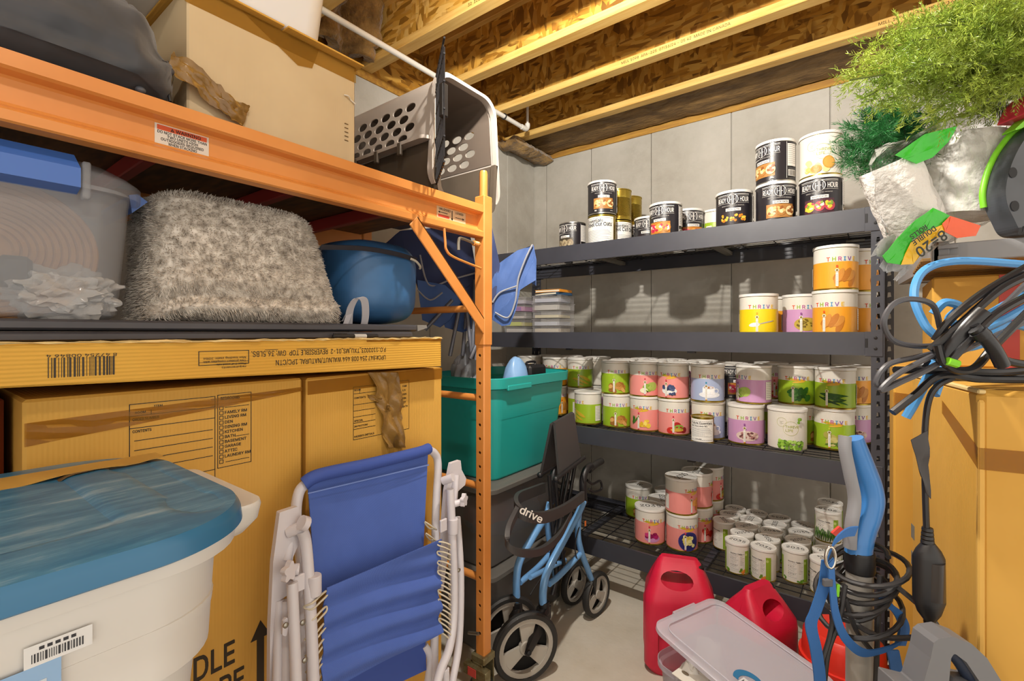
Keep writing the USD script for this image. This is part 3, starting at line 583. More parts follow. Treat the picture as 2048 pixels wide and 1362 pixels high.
KIND = {
    'potatoes': thrive_can('potatoes', 'green', 'potatoes'), 'corn': thrive_can('corn', 'green', 'corn'), 'facts_green': thrive_can('fg', 'green', 'corn'), 'apples': thrive_can('apples', 'pink', 'green apples'),
    'blueberries': thrive_can('blueberries', 'pink', 'blueberries', True), 'cup': thrive_can('cup', 'blue', 'cup'), 'avocado': thrive_can('avocado', 'purple', 'green apples'), 'spinach': thrive_can('spinach', 'green', 'spinach', True), 'beans_green': thrive_can('bg', 'green', 'green beans', True),
    'pineapple': thrive_can('pineapple', 'pink', 'pineapple', True), 'red_apples': thrive_can('ra', 'pink', 'red apples'), 'beans': thrive_can('beans', 'purple', 'beans'), 'lentils': thrive_can('lentils', 'purple', 'lentils'), 'chicken': thrive_can('chicken', 'orange', 'chicken'),
    'spoon': thrive_can('spoon', 'yellow', 'spoon'), 'raspberries': thrive_can('rb', 'pink', 'raspberries', True), 'banana': thrive_can('banana', 'pink', 'banana', True), 'cauliflower': thrive_can('cf', 'green', 'cauliflower', True), 'peach': thrive_can('peach', 'pink', 'peach', True), 'strawberry': thrive_can('sb', 'pink', 'strawberry', True),
    'black_oats': ready_can('QUICK OATS', ['a8763c', 'd8b070', 'e8cc98', '8c5428'], seed=1), 'black_muffin': ready_can('BREAKFAST MUFFINS', ['2a2226', 'd89a2c', 'e8b440', 'b87420'], seed=2), 'black_mash': ready_can('MASHED POTATOES', ['4a2a34', 'd8c23c', '7a9a3c', 'e0d8c0', 'b0404c'], seed=3),
    'black_cake': ready_can('CHOCOLATE CAKE MIX', ['b8762c', 'c8304c', 'e8a04c', 'f0e4d8', 'b02440'], seed=4), 'black_plain': ready_can('VANILLA', ['4a4030', 'b0a080', '8c7c60'], lid=False, seed=5),
    'gold': gold_can, 'oats': oats_can([('Essentials', .016), ('Steel Cut Oats', .020)]), 'life_peas': life_can(True), 'life_potato': life_can(False), 'choc': oats_can([('Future Essentials', .014), ('Hot Chocolate Mix', .010)], .0515, .125),
    'pantry_carrot': pantry_can('carrot'), 'pantry_pea': pantry_can('pea'), 'pantry_asparagus': pantry_can('asparagus'), 'pantry_orange': pantry_can('orange')}
_first = {}
def can(kind, x, y, z, label, off=0.0, group=None, mark=None, absrot=None):
    rz = absrot if absrot is not None else math.degrees(math.atan2(-x, y)) + off
    if kind in _first and not mark: return dup(_first[kind], label, (x, y, z), rz, group)
    t = thing('food_can', label, 'can', (x, y, z), rz, group); KIND[kind](t)
    if mark:   # a date written on the lid by hand
        H, R = (HS + .0026, RS) if 'pantry' in kind else (H10 + .0031, R10); mb = MB(); q = random.Random(int(x * 1e4)); w = twidth(mark, R * .42)
        mb.add(text(mark, R * .42, .0003), '1c1a1a', tr(0, 0, H) @ rot(q.uniform(-25, 25) + (180 if q.random() < .3 else 0), [0, 0, 1]) @ tr(-w / 2, -R * .2, 0))
        part('date_mark', mb, PRINT, t)
    else: _first[kind] = t
    return t
def pxY(px, Y): p = atY(px, 665, Y); return p[0], Y
Z = [t - .0125 for t in TIERS]; ST = H10 + .0058
# top shelf
T1 = Z[3]
for px, Y, lv, kind, off, lab in (
    (1145, 2.47, 0, 'black_plain', -38, 'short-looking black lidless food can at the far left end of the top shelf'),
    (1204, 2.42, 0, 'oats', -14, 'gold can with a large white oats label under the left black can'),
    (1204, 2.42, 1, 'black_oats', 6, 'black-labelled can of oats stacked on the white-labelled oats can'),
    (1236, 2.60, 0, 'oats', 30, 'second white-labelled gold oats can, half hidden behind the first'),
    (1236, 2.60, 1, 'gold', 0, 'bare gold ribbed can right behind the stacked black can'),
    (1258, 2.775, 0, 'black_mash', 30, 'black-labelled can under the bare gold can nearest the wall'),
    (1258, 2.775, 1, 'gold', 0, 'bare gold ribbed can nearest the wall on the top shelf'),
    (1297, 2.63, 0, 'black_muffin', -8, 'black-labelled can peeking out between the gold cans and the can of cake mix'),
    (1331, 2.40, 0, 'black_cake', -24, 'black-labelled can with red and yellow cakes, alone in the middle of the top shelf'),
    (1376, 2.60, 0, 'black_cake', 20, 'black-labelled can of cake mix in front of the small white carton'),
    (1432, 2.70, 0, 'facts_green', 78, 'green and white can just left of the muffin can, mostly hidden'),
    (1468, 2.40, 0, 'black_muffin', -4, 'black-labelled can with yellow muffins on the top shelf'),
    (1551, 2.38, 0, 'black_oats', 14, 'black-labelled can of quick oats at the bottom of the right-hand black stack'),
    (1551, 2.38, 1, 'black_oats', -42, 'black-labelled can turned to its nutrition panel, on top of the quick oats'),
    (1641, 2.40, 0, 'black_mash', -4, 'black-labelled can with a bowl of mashed potato at the right end of the top shelf'),
    (1641, 2.40, 1, 'life_potato', -8, 'white can with potatoes and round green logo on top of the mashed potato can')):
    x, y = pxY(px, Y); can(kind, x, y, T1 + lv * ST, lab, off)
x, y = pxY(1398, 2.775)
c = thing('small_carton', 'small white carton with a black and green mark behind the black cans', 'box', (x, y, T1), 12)
part('carton_body', cbox(-.085, .085, -.05, .05, 0, .20, .002), mat('white_card', 'd2cec6', .6), c)
mb = MB(); M = plane((.0853, -.02, .07), (0, 1, 0), (0, 0, 1)); mb.add(ringp(.02, .02, .04, .008), '2a2a2a', M); mb.add(rect(-.02, .05, -.06, -.01), '9ab02c', M); M = plane((-.04, -.0503, .07), (1, 0, 0), (0, 0, 1)); mb.add(ringp(.05, .04, .04, .008), '2a2a2a', M)
part('carton_print', mb, PRINT, c)
# second shelf
for px, Y, lv, kind, off, lab in (
    (1517, 2.385, 0, 'spoon', 2, 'yellow-banded can with a white spoon of powder'), (1546, 2.64, 0, 'chicken', 75, 'orange-banded can half hidden behind the yellow can'),
    (1604, 2.53, 0, 'lentils', 4, 'purple-banded can with a bowl of lentils beside the yellow can'),
    (1669, 2.365, 0, 'chicken', -20, 'orange-banded can with fried chicken, lower of the front pair by the rack post'), (1671, 2.375, 1, 'chicken', 10, 'orange-banded can with fried chicken, upper of the front pair by the rack post'),
    (1709, 2.545, 0, 'chicken', 60, 'lower orange-banded can in the shade behind the front pair'), (1712, 2.545, 1, 'chicken', 55, 'upper orange-banded can in the shade behind the front pair')):
    x, y = pxY(px, Y); can(kind, x, y, Z[2] + lv * ST, lab, off)
# third shelf
taken = []
for px, Y, lv, kind, off, lab in (
    (1110, 2.60, 0, 'chicken', 40, 'orange-banded can half hidden by the teal bin, lower of its stack'), (1110, 2.60, 1, 'chicken', -15, 'orange-banded can at the left end of the upper row on the crowded shelf'),
    (1161, 2.62, 0, 'potatoes', 80, 'green-banded can in the shade under the corn can'), (1160, 2.62, 1, 'corn', 0, 'green-banded can with an ear of corn in the upper row'),
    (1176, 2.46, 0, 'facts_green', -62, 'green-banded can turned to its white nutrition panel, leftmost of the lower front row'), (1196, 2.79, 0, 'beans', 40, 'purple-banded can at the back under the white photo-panel can'), (1196, 2.79, 1, 'life_peas', 55, 'white can showing a small photo panel between the corn and potato cans'),
    (1234, 2.475, 0, 'potatoes', 0, 'green-banded can with potatoes, lower of the two stacked'), (1231, 2.475, 1, 'potatoes', 0, 'green-banded can with potatoes, upper of the two stacked'),
    (1290, 2.475, 0, 'pineapple', -18, 'pink-banded can with pineapple pieces'), (1289, 2.475, 1, 'apples', 8, 'pink-banded can with green apples'),
    (1348, 2.475, 0, 'red_apples', 4, 'pink-banded can with red apples'), (1346, 2.475, 1, 'blueberries', -18, 'pink-banded can with a white bowl of blueberries'),
    (1416, 2.485, 0, 'cup', 6, 'pale blue-banded can behind the small chocolate mix tin'), (1415, 2.475, 1, 'cup', 2, 'pale blue-banded can with a white cup'),
    (1462, 2.65, 1, 'black_cake', 30, 'black-labelled can squeezed in the upper row beside the pale blue can'), (1492, 2.475, 0, 'beans', 2, 'purple-banded can with a plate of speckled beans'),
    (1507, 2.55, 1, 'avocado', -52, 'purple-banded can turned to its nutrition panel'), (1574, 2.47, 0, 'life_peas', -2, 'white can with green peas along its bottom'),
    (1594, 2.64, 0, 'potatoes', 70, 'green-banded can hidden behind the white pea can'), (1593, 2.64, 1, 'spinach', -4, 'green-banded can with spinach leaves'),
    (1668, 2.60, 0, 'cauliflower', -6, 'green-banded can with pale cauliflower at the right end of the lower row'), (1670, 2.60, 1, 'beans_green', -16, 'green-banded can with green beans at the right end of the upper row')):
    x, y = pxY(px, Y); taken.append((x, y)); can(kind, x, y, Z[1] + lv * ST, lab, off)
k = 0
kinds = ['potatoes', 'red_apples', 'beans', 'chicken', 'corn']
for row, Y in enumerate((2.645, 2.805)):
    for i in range(11):
        x = -1.86 + i * .172 + (.06 if row else 0)
        if x > -.07 or any(math.hypot(x - a, Y - b) < .158 for a, b in taken): continue
        for lv in (0, 1): can(kinds[(i + row * 2 + lv) % 5], x, Y, Z[1] + lv * ST, 'white-lidded food can in the rear rows of the crowded third shelf', absrot=i * 37 % 90, group='rear cans on the crowded shelf'); k += 1
x, y = pxY(1405, 2.345); can('choc', x, y, Z[1], 'small gold tin with a white chocolate mix label in front of the pale blue can', -4)
# bottom shelf
for x, y, lv, kind, off, lab, mk in (
    (-1.135, 2.775, 0, 'potatoes', 4, 'green-banded can with potatoes standing alone at the left of the bottom shelf', 'JL'), (-.96, 2.795, 0, 'cup', -22, 'pale blue-banded can at the back of the bottom shelf', 'JL'),
    (-.935, 2.630, 0, 'life_peas', 120, 'white-lidded can tucked behind the front pink can', '2033'), (*pxY(1300, 2.475), 0, 'raspberries', 4, 'pink-banded can with a bowl of raspberries, front left of the pink group', '2035'),
    (*pxY(1364, 2.50), 0, 'banana', 18, 'pink-banded can with banana slices on a blue plate', None), (*pxY(1362, 2.50), 1, 'peach', 46, 'pink-banded can stacked on the banana can', '2035'),
    (*pxY(1395, 2.650), 0, 'strawberry', 34, 'pink-banded can with strawberries, behind the banana can', None), (*pxY(1394, 2.650), 1, 'strawberry', 80, 'pink-banded can stacked on the strawberry can', '2035'),
    (-.737, 2.802, 0, 'peach', 60, 'pink-banded can at the back under another pink can', None), (-.737, 2.802, 1, 'red_apples', 60, 'pink-banded can at the back, top of the rearmost stack', None)):
    can(kind, x, y, Z[0] + lv * ST, lab, off, mark=mk)
lids = [(1484, 1073, 'carrot', -6, 'nutrition panel to the front, leftmost of the front row'), (1535, 1086, 'carrot', -34, 'with a green stripe, second in the front row'), (1607, 1085, 'pea', -4, 'with nutrition panel and peas, third in the front row'), (1651, 1116, 'pea', -60, 'green-striped, beside the blue handle at the front right'),
    (1653, 1098, 'pea', 30, 'just behind the green-striped front right can'), (1502, 1061, 'pea', 50, 'behind the two leftmost front cans'), (1554, 1073, 'carrot', -70, 'with its green stripe showing behind the second front can'), (1610, 1069, 'pea', 40, 'behind the third front can'),
    (1499, 1045, 'carrot', 60, 'third back in the left file'), (1551, 1054, 'pea', 10, 'third back in the middle file'), (1455, 1029, 'orange', -50, 'with a green stripe and oranges, at the left edge of the group'), (1507, 1032, 'carrot', 90, 'fourth back in the left file'),
    (1555, 1040, 'pea', 80, 'fourth back in the middle file'), (1607, 1055, 'carrot', 20, 'third back in the right file'), (1604, 1041, 'pea', 140, 'fourth back in the right file'), (1464, 1017, 'carrot', 150, 'behind the oranges can at the left edge'),
    (1473, 1008, 'pea', 170, 'rearmost at the left edge'), (1513, 1019, 'carrot', 190, 'rearmost in the left file'), (1558, 1026, 'pea', 200, 'rearmost in the middle file')]
RW = [2.40 + .106 * k for k in range(5)]
pts = [(-.503, RW[0]), (-.394, RW[0] + .004), (-.278, 2.47), (-.165, 2.42), (-.165, 2.527), (-.503, RW[1]), (-.394, RW[1] + .004), (-.278, 2.577), (-.503, RW[2]), (-.394, RW[2] + .004), (-.612, 2.62), (-.503, RW[3]), (-.394, RW[3] + .004), (-.278, 2.684), (-.278, 2.791), (-.606, 2.727), (-.602, 2.830), (-.496, 2.828), (-.388, 2.828)]
for (a, b, art, off, lab), (x, y) in zip(lids, pts): can('pantry_' + art, x, y, Z[0], 'small white can ' + lab, off, mark='2035')
x, y = -.166, 2.66
can('pantry_orange', x, y, Z[0], 'small white-lidded can under the asparagus can', 160); can('pantry_asparagus', x, y, Z[0] + HS + .005, 'small can with a bunch of asparagus, raised on another can at the right', -20, mark='2035')
can('pantry_pea', -.166, 2.79, Z[0], 'small white-lidded can at the very back under the rearmost raised can', 100); can('pantry_pea', -.166, 2.79, Z[0] + HS + .005, 'rearmost small can, raised on another behind the asparagus can', 140, mark='2035')
# ------------------------------------------------------------------ cardboard, bins and cloth on the scaffold
def board(name, a, b, axis=(0, 1, 0), lines=0.12):
    return raw(name, {'g': ('geometry', {}), 'n': ('noise_texture', {'scale': 3.0, 'detail': 5.0}), 'r': ('rgb_ramp', {'ramp': [(.3, lin(a)), (.7, lin(b))]}), 'mp': ('mapping', {'scale': tuple(900.0 * c for c in axis)}), 's': ('separate_xyz', {}), 'ad': ('vector_math', {'math_type': 'dot_product', 'vector2': (1, 1, 1)}),
        'sn': ('math', {'math_type': 'sine'}), 'b': ('bump', {'strength': lines, 'distance': .001}), 'n2': ('noise_texture', {'scale': 14.0, 'detail': 3.0}), 'b2': ('bump', {'strength': .15, 'distance': .004}), 'p': ('principled_bsdf', {'roughness': .62, 'specular_ior_level': .3})},
        [('g.position', 'n.vector'), ('n.fac', 'r.fac'), ('r.color', 'p.base_color'), ('g.position', 'mp.vector'), ('mp.vector', 'ad.vector1'), ('ad.value', 'sn.value1'), ('sn.value', 'b.height'), ('g.position', 'n2.vector'), ('n2.fac', 'b2.height'), ('b2.normal', 'b.normal'), ('b.normal', 'p.normal')], 'p.BSDF')
CARD = board('brown_card', 'c6963f', 'd2a24c'); CARDP = board('pale_card', 'bba582', 'c9b592', lines=.04); CARDY = board('yellow_card', 'cd9a3a', 'd8a846', (0, 0, 1), .3)
TAPE = raw('packing_tape', {'p': ('principled_bsdf', {'base_color': lin('a07a34'), 'roughness': .22, 'specular_ior_level': .6}), 't': ('transparent_bsdf', {'color': lin('f4e8cc')}), 'm': ('mix_closure', {'fac': .24})}, [('t.BSDF', 'm.closure1'), ('p.BSDF', 'm.closure2')], 'm.closure')
TAPED = mat('crumpled_tape', '8f6c34', .3, col2='6d4f24', scale=12, bump=.5, bscale=40, bdist=.004)
INKC = '33291c'
def quad(P, t, nu=2, nv=2, disp=None):
    """sheet between four corners P00, P10, P11, P01"""
    P = [np.array(p, float) for p in P]
    def fn(u, v):
        u, v = u[..., None], v[..., None]; q = P[0] * (1 - u) * (1 - v) + P[1] * u * (1 - v) + P[2] * u * v + P[3] * (1 - u) * v
        return q + disp(u[..., 0], v[..., 0]) if disp else q
    return slab(fn, nu, nv, t)

# pale box on the scaffold deck, its flaps and tape
DZ = 1.8605
b = thing('cardboard_box', 'large pale cardboard box on the scaffold deck under the white tub', 'box', (-1.45, .62, DZ))
part('box_body', cbox(-1.72, -1.215, .405, .836, DZ, 2.180, .004), CARDP, b, 30, world=True)
part('flap', cbox(-1.73, -1.195, .39, .615, 2.181, 2.186, .001), CARD, b, world=True); part('flap', cbox(-1.72, -1.19, .622, .85, 2.181, 2.186, .001), CARD, b, world=True)
part('tape', cbox(-1.2148, -1.2140, .40, .838, 2.135, 2.180, .0001), TAPE, b, world=True); part('tape', quad([(-1.2132, .52, 2.178), (-1.2132, .72, 2.178), (-1.2132, .70, 2.118), (-1.2132, .66, 2.108)], .0006), TAPE, b, world=True)
tp = [atX(345, 105, -1.20), atX(385, 125, -1.185), atX(430, 165, -1.195), atX(470, 195, -1.19), atX(498, 215, -1.205)]
W = [np.array(atX(345, 150, -1.2)) - atX(345, 105, -1.2), None]
def tapefn(u, v):
    c = spline([np.array(p) for p in tp], 8); i = u * (len(c) - 1); i0 = np.clip(i.astype(int), 0, len(c) - 2); q = c[i0] * (1 - (i - i0))[..., None] + c[i0 + 1] * (i - i0)[..., None]
    return q + (v[..., None]) * np.array([.0, -.012, -.050]) + (meshkit.fbm(q * 60 + v[..., None] * 9, 3)[..., None] - .5) * np.array([.022, .006, .012])
part('loose_tape', slab(tapefn, 30, 12, .0008), TAPED, b, 40, world=True, label='crumpled strip of brown tape hanging loose')
for k in range(9): part('staple', cbox(-1.2145, -1.2130, .80 + .0, .812, 1.955 + k * .006, 1.9575 + k * .006, .0003), mat('staple_mark', '6b5230', .6), b, world=True) if k % 2 == 0 else None
part('string_knot', tube(spline([(-1.213, .798, 2.085), (-1.206, .808, 2.083), (-1.211, .818, 2.078), (-1.208, .832, 2.07)], 4), .0022, 6), mat('clear_string', 'c8c0b0', .3), b, 40, world=True)

t = thing('plastic_tub', 'white plastic tub on top of the pale cardboard box', 'tub', (-1.42, .49, 2.187))
part('tub_body', ap(tub([(0, .40, .46, .05), (.012, .43, .49, .06), (.26, .48, .54, .07), (.262, .52, .58, .08), (.275, .52, .58, .08)], 8, .004), tr(0, 0, 0)), mat('white_tub', 'd5d3d2', .3), t, 50)
b = thing('cardboard_box', 'tan cardboard box behind the black bag at the top left', 'box', (-1.66, .14, DZ)); part('box_body', cbox(-.12, .12, -.12, .2, 0, .30, .004), CARDP, b, 30); part('flap', hullpts([(-.1, .205, .28), (.1, .205, .28), (.1, .225, .40), (-.1, .225, .40), (-.1, .21, .28), (.1, .21, .28), (.1, .23, .40), (-.1, .23, .40)]), CARDP, b)

# black cloth bag
BAGC = mat('black_bag_cloth', '3f4045', .75, col2='333438', scale=7, bump=.25, bscale=90, bdist=.001, sheen_weight=.25)
g = thing('cloth_bag', 'charcoal cloth bag with a drawstring end lying over the orange rail', 'bag', (-1.33, .05, DZ))
def bagfn(n=120, m=56):
    rings = []
    for i in range(n):
        s = i / (n - 1); y = -.42 + s * .80
        k = min(1, (1 - s) * 9) ** .5 if s > .88 else min(1, s * 8) ** .5
        a = np.linspace(0, 2 * np.pi, m, endpoint=False); ca, sa = np.cos(a), np.sin(a)
        rx, rz = .165 * (.35 + .65 * k), (.135 - .03 * s) * (.45 + .55 * k)
        x = -1.318 + rx * np.sign(ca) * np.abs(ca) ** .75; z = DZ + .004 + rz * (1 + np.sign(sa) * np.abs(sa) ** .7)
        q = np.stack([x, np.full(m, y), z], 1); f = meshkit.fbm(q * [5, 4, 7] + 3, 4, 4) - .5; f2 = np.abs(meshkit.fbm(q * [7, 2.2, 9] + 9, 3, 9) - .5)
        d = .15 * f - .20 * f2 + .03; d = d * np.clip((q[:, 2] - DZ) / .05, 0, 1)
        q[:, 0] += d * ca * 1.2; q[:, 2] += np.where(sa > -.5, d * sa, 0); q[:, 2] = np.maximum(q[:, 2], DZ + .003); rings.append(q)
    return loft(rings)
part('bag_body', bagfn(), BAGC, g, True, world=True)
part('drawstring', tube(spline([atX(338, 135, -1.21), atX(343, 155, -1.19), atX(338, 180, -1.185), atX(341, 203, -1.185)], 6), .0035, 8), BLACKP, g, 40, world=True)
part('cord_toggle', blob(atX(340, 143, -1.185), (.008, .008, .008), 2, amp=0), DARKG, g, True, world=True)
part('cord_toggle', blob(atX(281, 180, -1.165), (.009, .009, .007), 2, amp=0), mat('toggle_grey', '5c6068', .35), g, True, world=True)
op = MB()
for k in range(14):
    a = k / 13 * math.pi * 1.4 - .5; c = atX(325 + 12 * math.cos(a), 160 - 28 * math.sin(a), -1.20); op.add(blob(c, (.010, .008, .012), 1, k, .2))
part('gathered_hem', op, BLACKP, g, True, world=True)
part('green_tag', quad([(-1.30, .045, 2.150), (-1.30, .085, 2.150), (-1.33, .085, 2.154), (-1.33, .045, 2.154)], .002), mat('green_cloth', '9cb46a', .6), g, world=True)

# pet carrier
TAUPE = mat('taupe_plastic', 'aaa097', .35, bump=.06, bscale=200, bdist=.0005); DKBR = mat('dark_brown_plastic', '544a40', .3, col2='4b4238', scale=5)
pc = thing('pet_carrier', 'taupe and brown plastic pet carrier with oval vents, wire door swung open', 'pet carrier', (-1.427, 1.287, DZ + .002))
def prof(w0, w1, h0, h1, r0, r1, inset=0.0):
    P = Polygon([(-w0, h0), (w0, h0), (w1, h1), (-w1, h1)]); q = max(r0, r1)
    return P.buffer(-q).buffer(q, quad_segs=6)
def shell(poly, x0, x1, t, closed_back=True):
    o = mani(ap(extr(poly, x1 - x0), plane((x0, 0, 0), (0, 1, 0), (0, 0, 1)))); i = mani(ap(extr(poly.buffer(-t), x1 - x0), plane((x0 + t, 0, 0), (0, 1, 0), (0, 0, 1))))
    return o - i
cx0, cx1 = -.27, .235
top = shell(prof(.182, .150, .02, .435, .07, .07), cx0, cx1, .004); top = top.trim_by_plane((0, 0, 1), .195)
ell = lambda a, c, s: m3.Manifold.cylinder(.5, 1, 1, 20).scale([a, c, 1]).rotate([90, 0, 0]).translate(s)
vents = m3.Manifold.batch_boolean([ell(.027, .0150, (x0 + (r % 2) * .035, .25, .232 + r * .036)) for r in range(4) for x0 in np.arange(-.20, .15, .070)], m3.OpType.Add)
top = top - vents
part('top_shell', top, TAUPE, pc, 35)
lin_ = shell(prof(.182, .150, .02, .435, .07, .07).buffer(-.0045), cx0 + .006, cx1 - .012, .0012).trim_by_plane((0, 0, 1), .203) - vents; part('inner_lining', lin_, mat('lining_brown', '5c5148', .45), pc, 35)
bot = shell(prof(.145, .178, 0, .40, .04, .04), cx0, cx1, .004); bot = bot.trim_by_plane((0, 0, -1), -.193)
part('bottom_shell', bot, DKBR, pc, 35)
fl = mani(ap(extr(sbox(cx0 - .015, -.205, cx1 + .004, .205).buffer(-.03).buffer(.03) - sbox(cx0 + .006, -.172, cx1 + .1, .172), .012), tr(0, 0, .190)))
part('seam_flange', fl, TAUPE, pc, 35)
for sy in (-1, 1):
    part('front_trim', ap(extr(prof(.190, .158, .02, .443, .07, .07) - prof(.177, .145, .0, .430, .07, .07), .020), plane((cx1 - .004, 0, 0), (0, 1, 0), (0, 0, 1))), TAUPE, pc, 35) if sy < 0 else part('front_trim', ap(mani(ap(extr(prof(.152, .186, -.004, .40, .04, .04) - prof(.136, .170, .012, .42, .04, .04), .020), plane((cx1 - .004, 0, 0), (0, 1, 0), (0, 0, 1)))).trim_by_plane((0, 0, -1), -.193), np.eye(4)), DKBR, pc, 35)
for x in (-.16, -.03, .10):
    part('latch', cbox(x, x + .022, -.208, -.196, .155, .20, .003), DKBR, pc); part('latch_screw', ap(lathe([(.010, 0), (.010, .004), (.006, .006)], 12), tr(x + .05, -.19, .201)), BLACKP, pc, 40)
part('latch_screw', ap(lathe([(.013, 0), (.013, .014), (.008, .016)], 14), rot(180, [1, 0, 0]), tr(cx1 - .02, .192, .190)), BLACKP, pc, 40)
dr = sub('door', pc); hx, hy = .262, -.172; dd = np.array([.79, -.61, 0]); dd /= np.linalg.norm(dd)
Pd = lambda s, z: np.array([hx, hy, 0]) + dd * s + [0, 0, z]
for s in np.linspace(.004, .215, 9): part('door_bar', rod(Pd(s, .03 + .02 * (abs(s - .11) > .09)), Pd(s, .40 - .03 * (abs(s - .11) > .09)), .0028, 6), mat('black_wire', '26262a', .4), dr, 40)
for z in (.035, .11, .19, .27, .35, .395): part('door_rail', rod(Pd(.0, z), Pd(.22, z), .0033, 6), WIREM, dr, 40)
part('door_latch', cbox(-.01, .01, -.012, .012, -.05, .05, .004)[0] @ np.eye(3) + Pd(.205, .22) if False else ap(cbox(-.01, .01, -.012, .012, -.05, .05, .004), tr(*Pd(.2, .22))), BLACKP, dr)
for z in (.08, .33): part('hinge', tube(spline([Pd(-.03, z) + [0, .02, 0], Pd(.0, z + .012), Pd(.02, z)], 4), .004, 6), BLACKP, dr, 40)

# ------- middle level
MZ = 1.425
mt = thing('folding_table', 'dark grey folded table lying flat under the tote, throw and sleeping bag', 'table', (-1.40, .25, 1.383))
part('table_leaf', cbox(-1.74, -1.150, -.45, 1.02, 1.4035, MZ - .001, .006), DARKG, mt, 40, world=True); part('table_leaf', cbox(-1.74, -1.145, -.45, 1.00, 1.383, 1.4015, .006), DARKG, mt, 40, world=True)
part('corner_bracket', hullpts([(-1.150, 1.02, 1.404), (-1.150, 1.06, 1.415), (-1.152, 1.02, 1.424), (-1.152, 1.06, 1.424), (-1.2, 1.02, 1.404), (-1.2, 1.05, 1.424)]), GREYM, mt, world=True)
pen = thing('marker_pen', 'black marker pen with a grey label lying on the long carton', 'pen', (-1.128, .78, 1.3895))
A = rot(90, [1, 0, 0]); 
part('pen_barrel', ap(lathe([(.004, -.07), (.0062, -.068), (.0062, .015), (.005, .017), (.0035, .02)], 12), A), BLACKP, pen, 40); part('pen_cap', ap(lathe([(.0062, .016), (.0068, .017), (.006, .07), (.003, .072)], 12), A), BLACKP, pen, 40)
part('pen_label', ap(lathe([(.0063, -.03), (.0065, -.03), (.0065, .008), (.0063, .008)], 12), A), mat('pen_label_grey', 'b8b6b2', .5), pen, 40); part('pocket_clip', cbox(-.002, .002, -.07, -.03, .006, .009, .0005), BLACKP, pen)

lc = thing('flat_carton', 'long flat brown carton with upside-down printing across the tops of the boxes', 'carton', (-1.40, .3, 1.288))
hz = lambda y: 1.3110 - .021 * (y - .1)
part('carton_body', hullpts([(x, y, z) for x in (-1.70, -1.112) for y in (-.40, 1.085) for z in (1.29 if False else hz(y), 1.382)] + [(-1.110, y, z) for y in (-.39, 1.08) for z in (hz(y) + .003, 1.379)]), CARDY, lc, world=True)
pr = MB(); M = plane((-1.1095, .5, 1.345), (0, -1, 0), (0, 0, -1))      # printed upside down
def at_print(s, y, z, h, w): 
    m = text(s, h, .0004); pr.add(ap(m, np.diag([w / twidth(s, h), 1, 1, 1])), INKC, M @ tr(.5 - y, 1.345 - z - h, 0))
at_print('UPC#:847 254 008 464 WALNUT/NATURAL 1PC/CTN', .865, 1.323, .0125, .315); at_print('P.O.:1102023_TXU_MS_01-2  REVERSIBLE TOP  GW: 36.5LBS.', .865, 1.345, .0125, .37)
for y0, y1 in ((.60, .68), (.525, .555)): pr.add(rect(.5 - y1, .5 - y0, -.0155, -.0145), INKC, M)
q = random.Random(3); y = .165
while y < .255: w = q.choice([.0008, .0012, .0020, .0028]); pr.add(rect(.5 - y - w, .5 - y, -.012, .022), INKC, M); y += w + q.choice([.0012, .0018, .003])
at_print('8 47254 00846 4', .258, 1.357, .0055, .095)
pr.add(extr(sbox(.5 - .49, -.016, .5 - .39, .014) - sbox(.5 - .4885, -.0148, .5 - .3915, .0128), .0004), INKC, M); pr.add(rect(.5 - .49, .5 - .39, .0075, .0082), INKC, M)
for i, s in enumerate(('Max loading static 20lbs', 'This product complies with', 'Phase 2 of wood rule', 'requirements')): at_print(s, .484, 1.3345 + (3 - i) * .0068 - .012, .0042, (.085, .085, .06, .05)[i])
part('carton_print', pr, PRINT, lc, world=True)
part('tape', quad([(-1.1092, .80, 1.381), (-1.1092, 1.084, 1.381), (-1.1092, 1.084, 1.372), (-1.1092, .80, 1.374)], .0005), TAPE, lc, world=True)
part('torn_edge', slab(lambda u, v: np.stack([-1.112 + .01 * meshkit.noise(np.stack([u * 60, v * 3, u * 0], -1)), -.2 + u * 1.285, 1.3825 + .004 * meshkit.noise(np.stack([u * 90, v * 2, u * 0 + 4], -1)) - v * .004], -1), 90, 3, .0012), mat('torn_paper', 'd8bc80', .8), lc, world=True)

# moving boxes
b1 = thing('moving_box', 'tall brown moving box with a room checklist, left under the long carton', 'box', (-1.40, .388, 0))
part('box_body', cbox(-1.66, -1.15, .14, .637, 0, 1.285, .005), CARD, b1, 30, world=True)
pr = MB(); M = plane((-1.1497, 0, 0), (0, 1, 0), (0, 0, 1))
def bar(y0, y1, z0, z1): pr.add(rect(y0, y1, z0, z1), INKC, M)
def wr(s, y, z, h, bold=True, w=None): pr.add(ap(text(s, h, .0004, bold), np.diag([(w / twidth(s, h, bold)) if w else 1, 1, 1, 1])), INKC, M @ tr(y, z, 0))
t_ = .0014
for z in (1.259, 1.236, 1.212): bar(.285, .437, z, z + t_)
for y in (.285, .4355): bar(y, y + t_, 1.03, 1.26)
bar(.320, .321, 1.236, 1.246); wr('ROOM', .294, 1.2405, .0042); wr('ITEM', .325, 1.2500, .0042); wr('ORDER NUMBER', .290, 1.2270, .0052, w=.044); wr('CONTENTS', .290, 1.2035, .0052, w=.031)
for z in (1.187, 1.168, 1.149, 1.130): bar(.293, .432, z, z + t_)
bar(.285, .437, 1.099, 1.099 + t_)
bar(.441, .441 + t_, 1.10, 1.262); bar(.5115, .513, 1.10, 1.262); bar(.441, .513, 1.261, 1.2624); bar(.441, .513, 1.10, 1.1014); wr('BEDROOMS', .447, 1.2505, .0062, w=.040); bar(.456, .508, 1.2325, 1.2337)
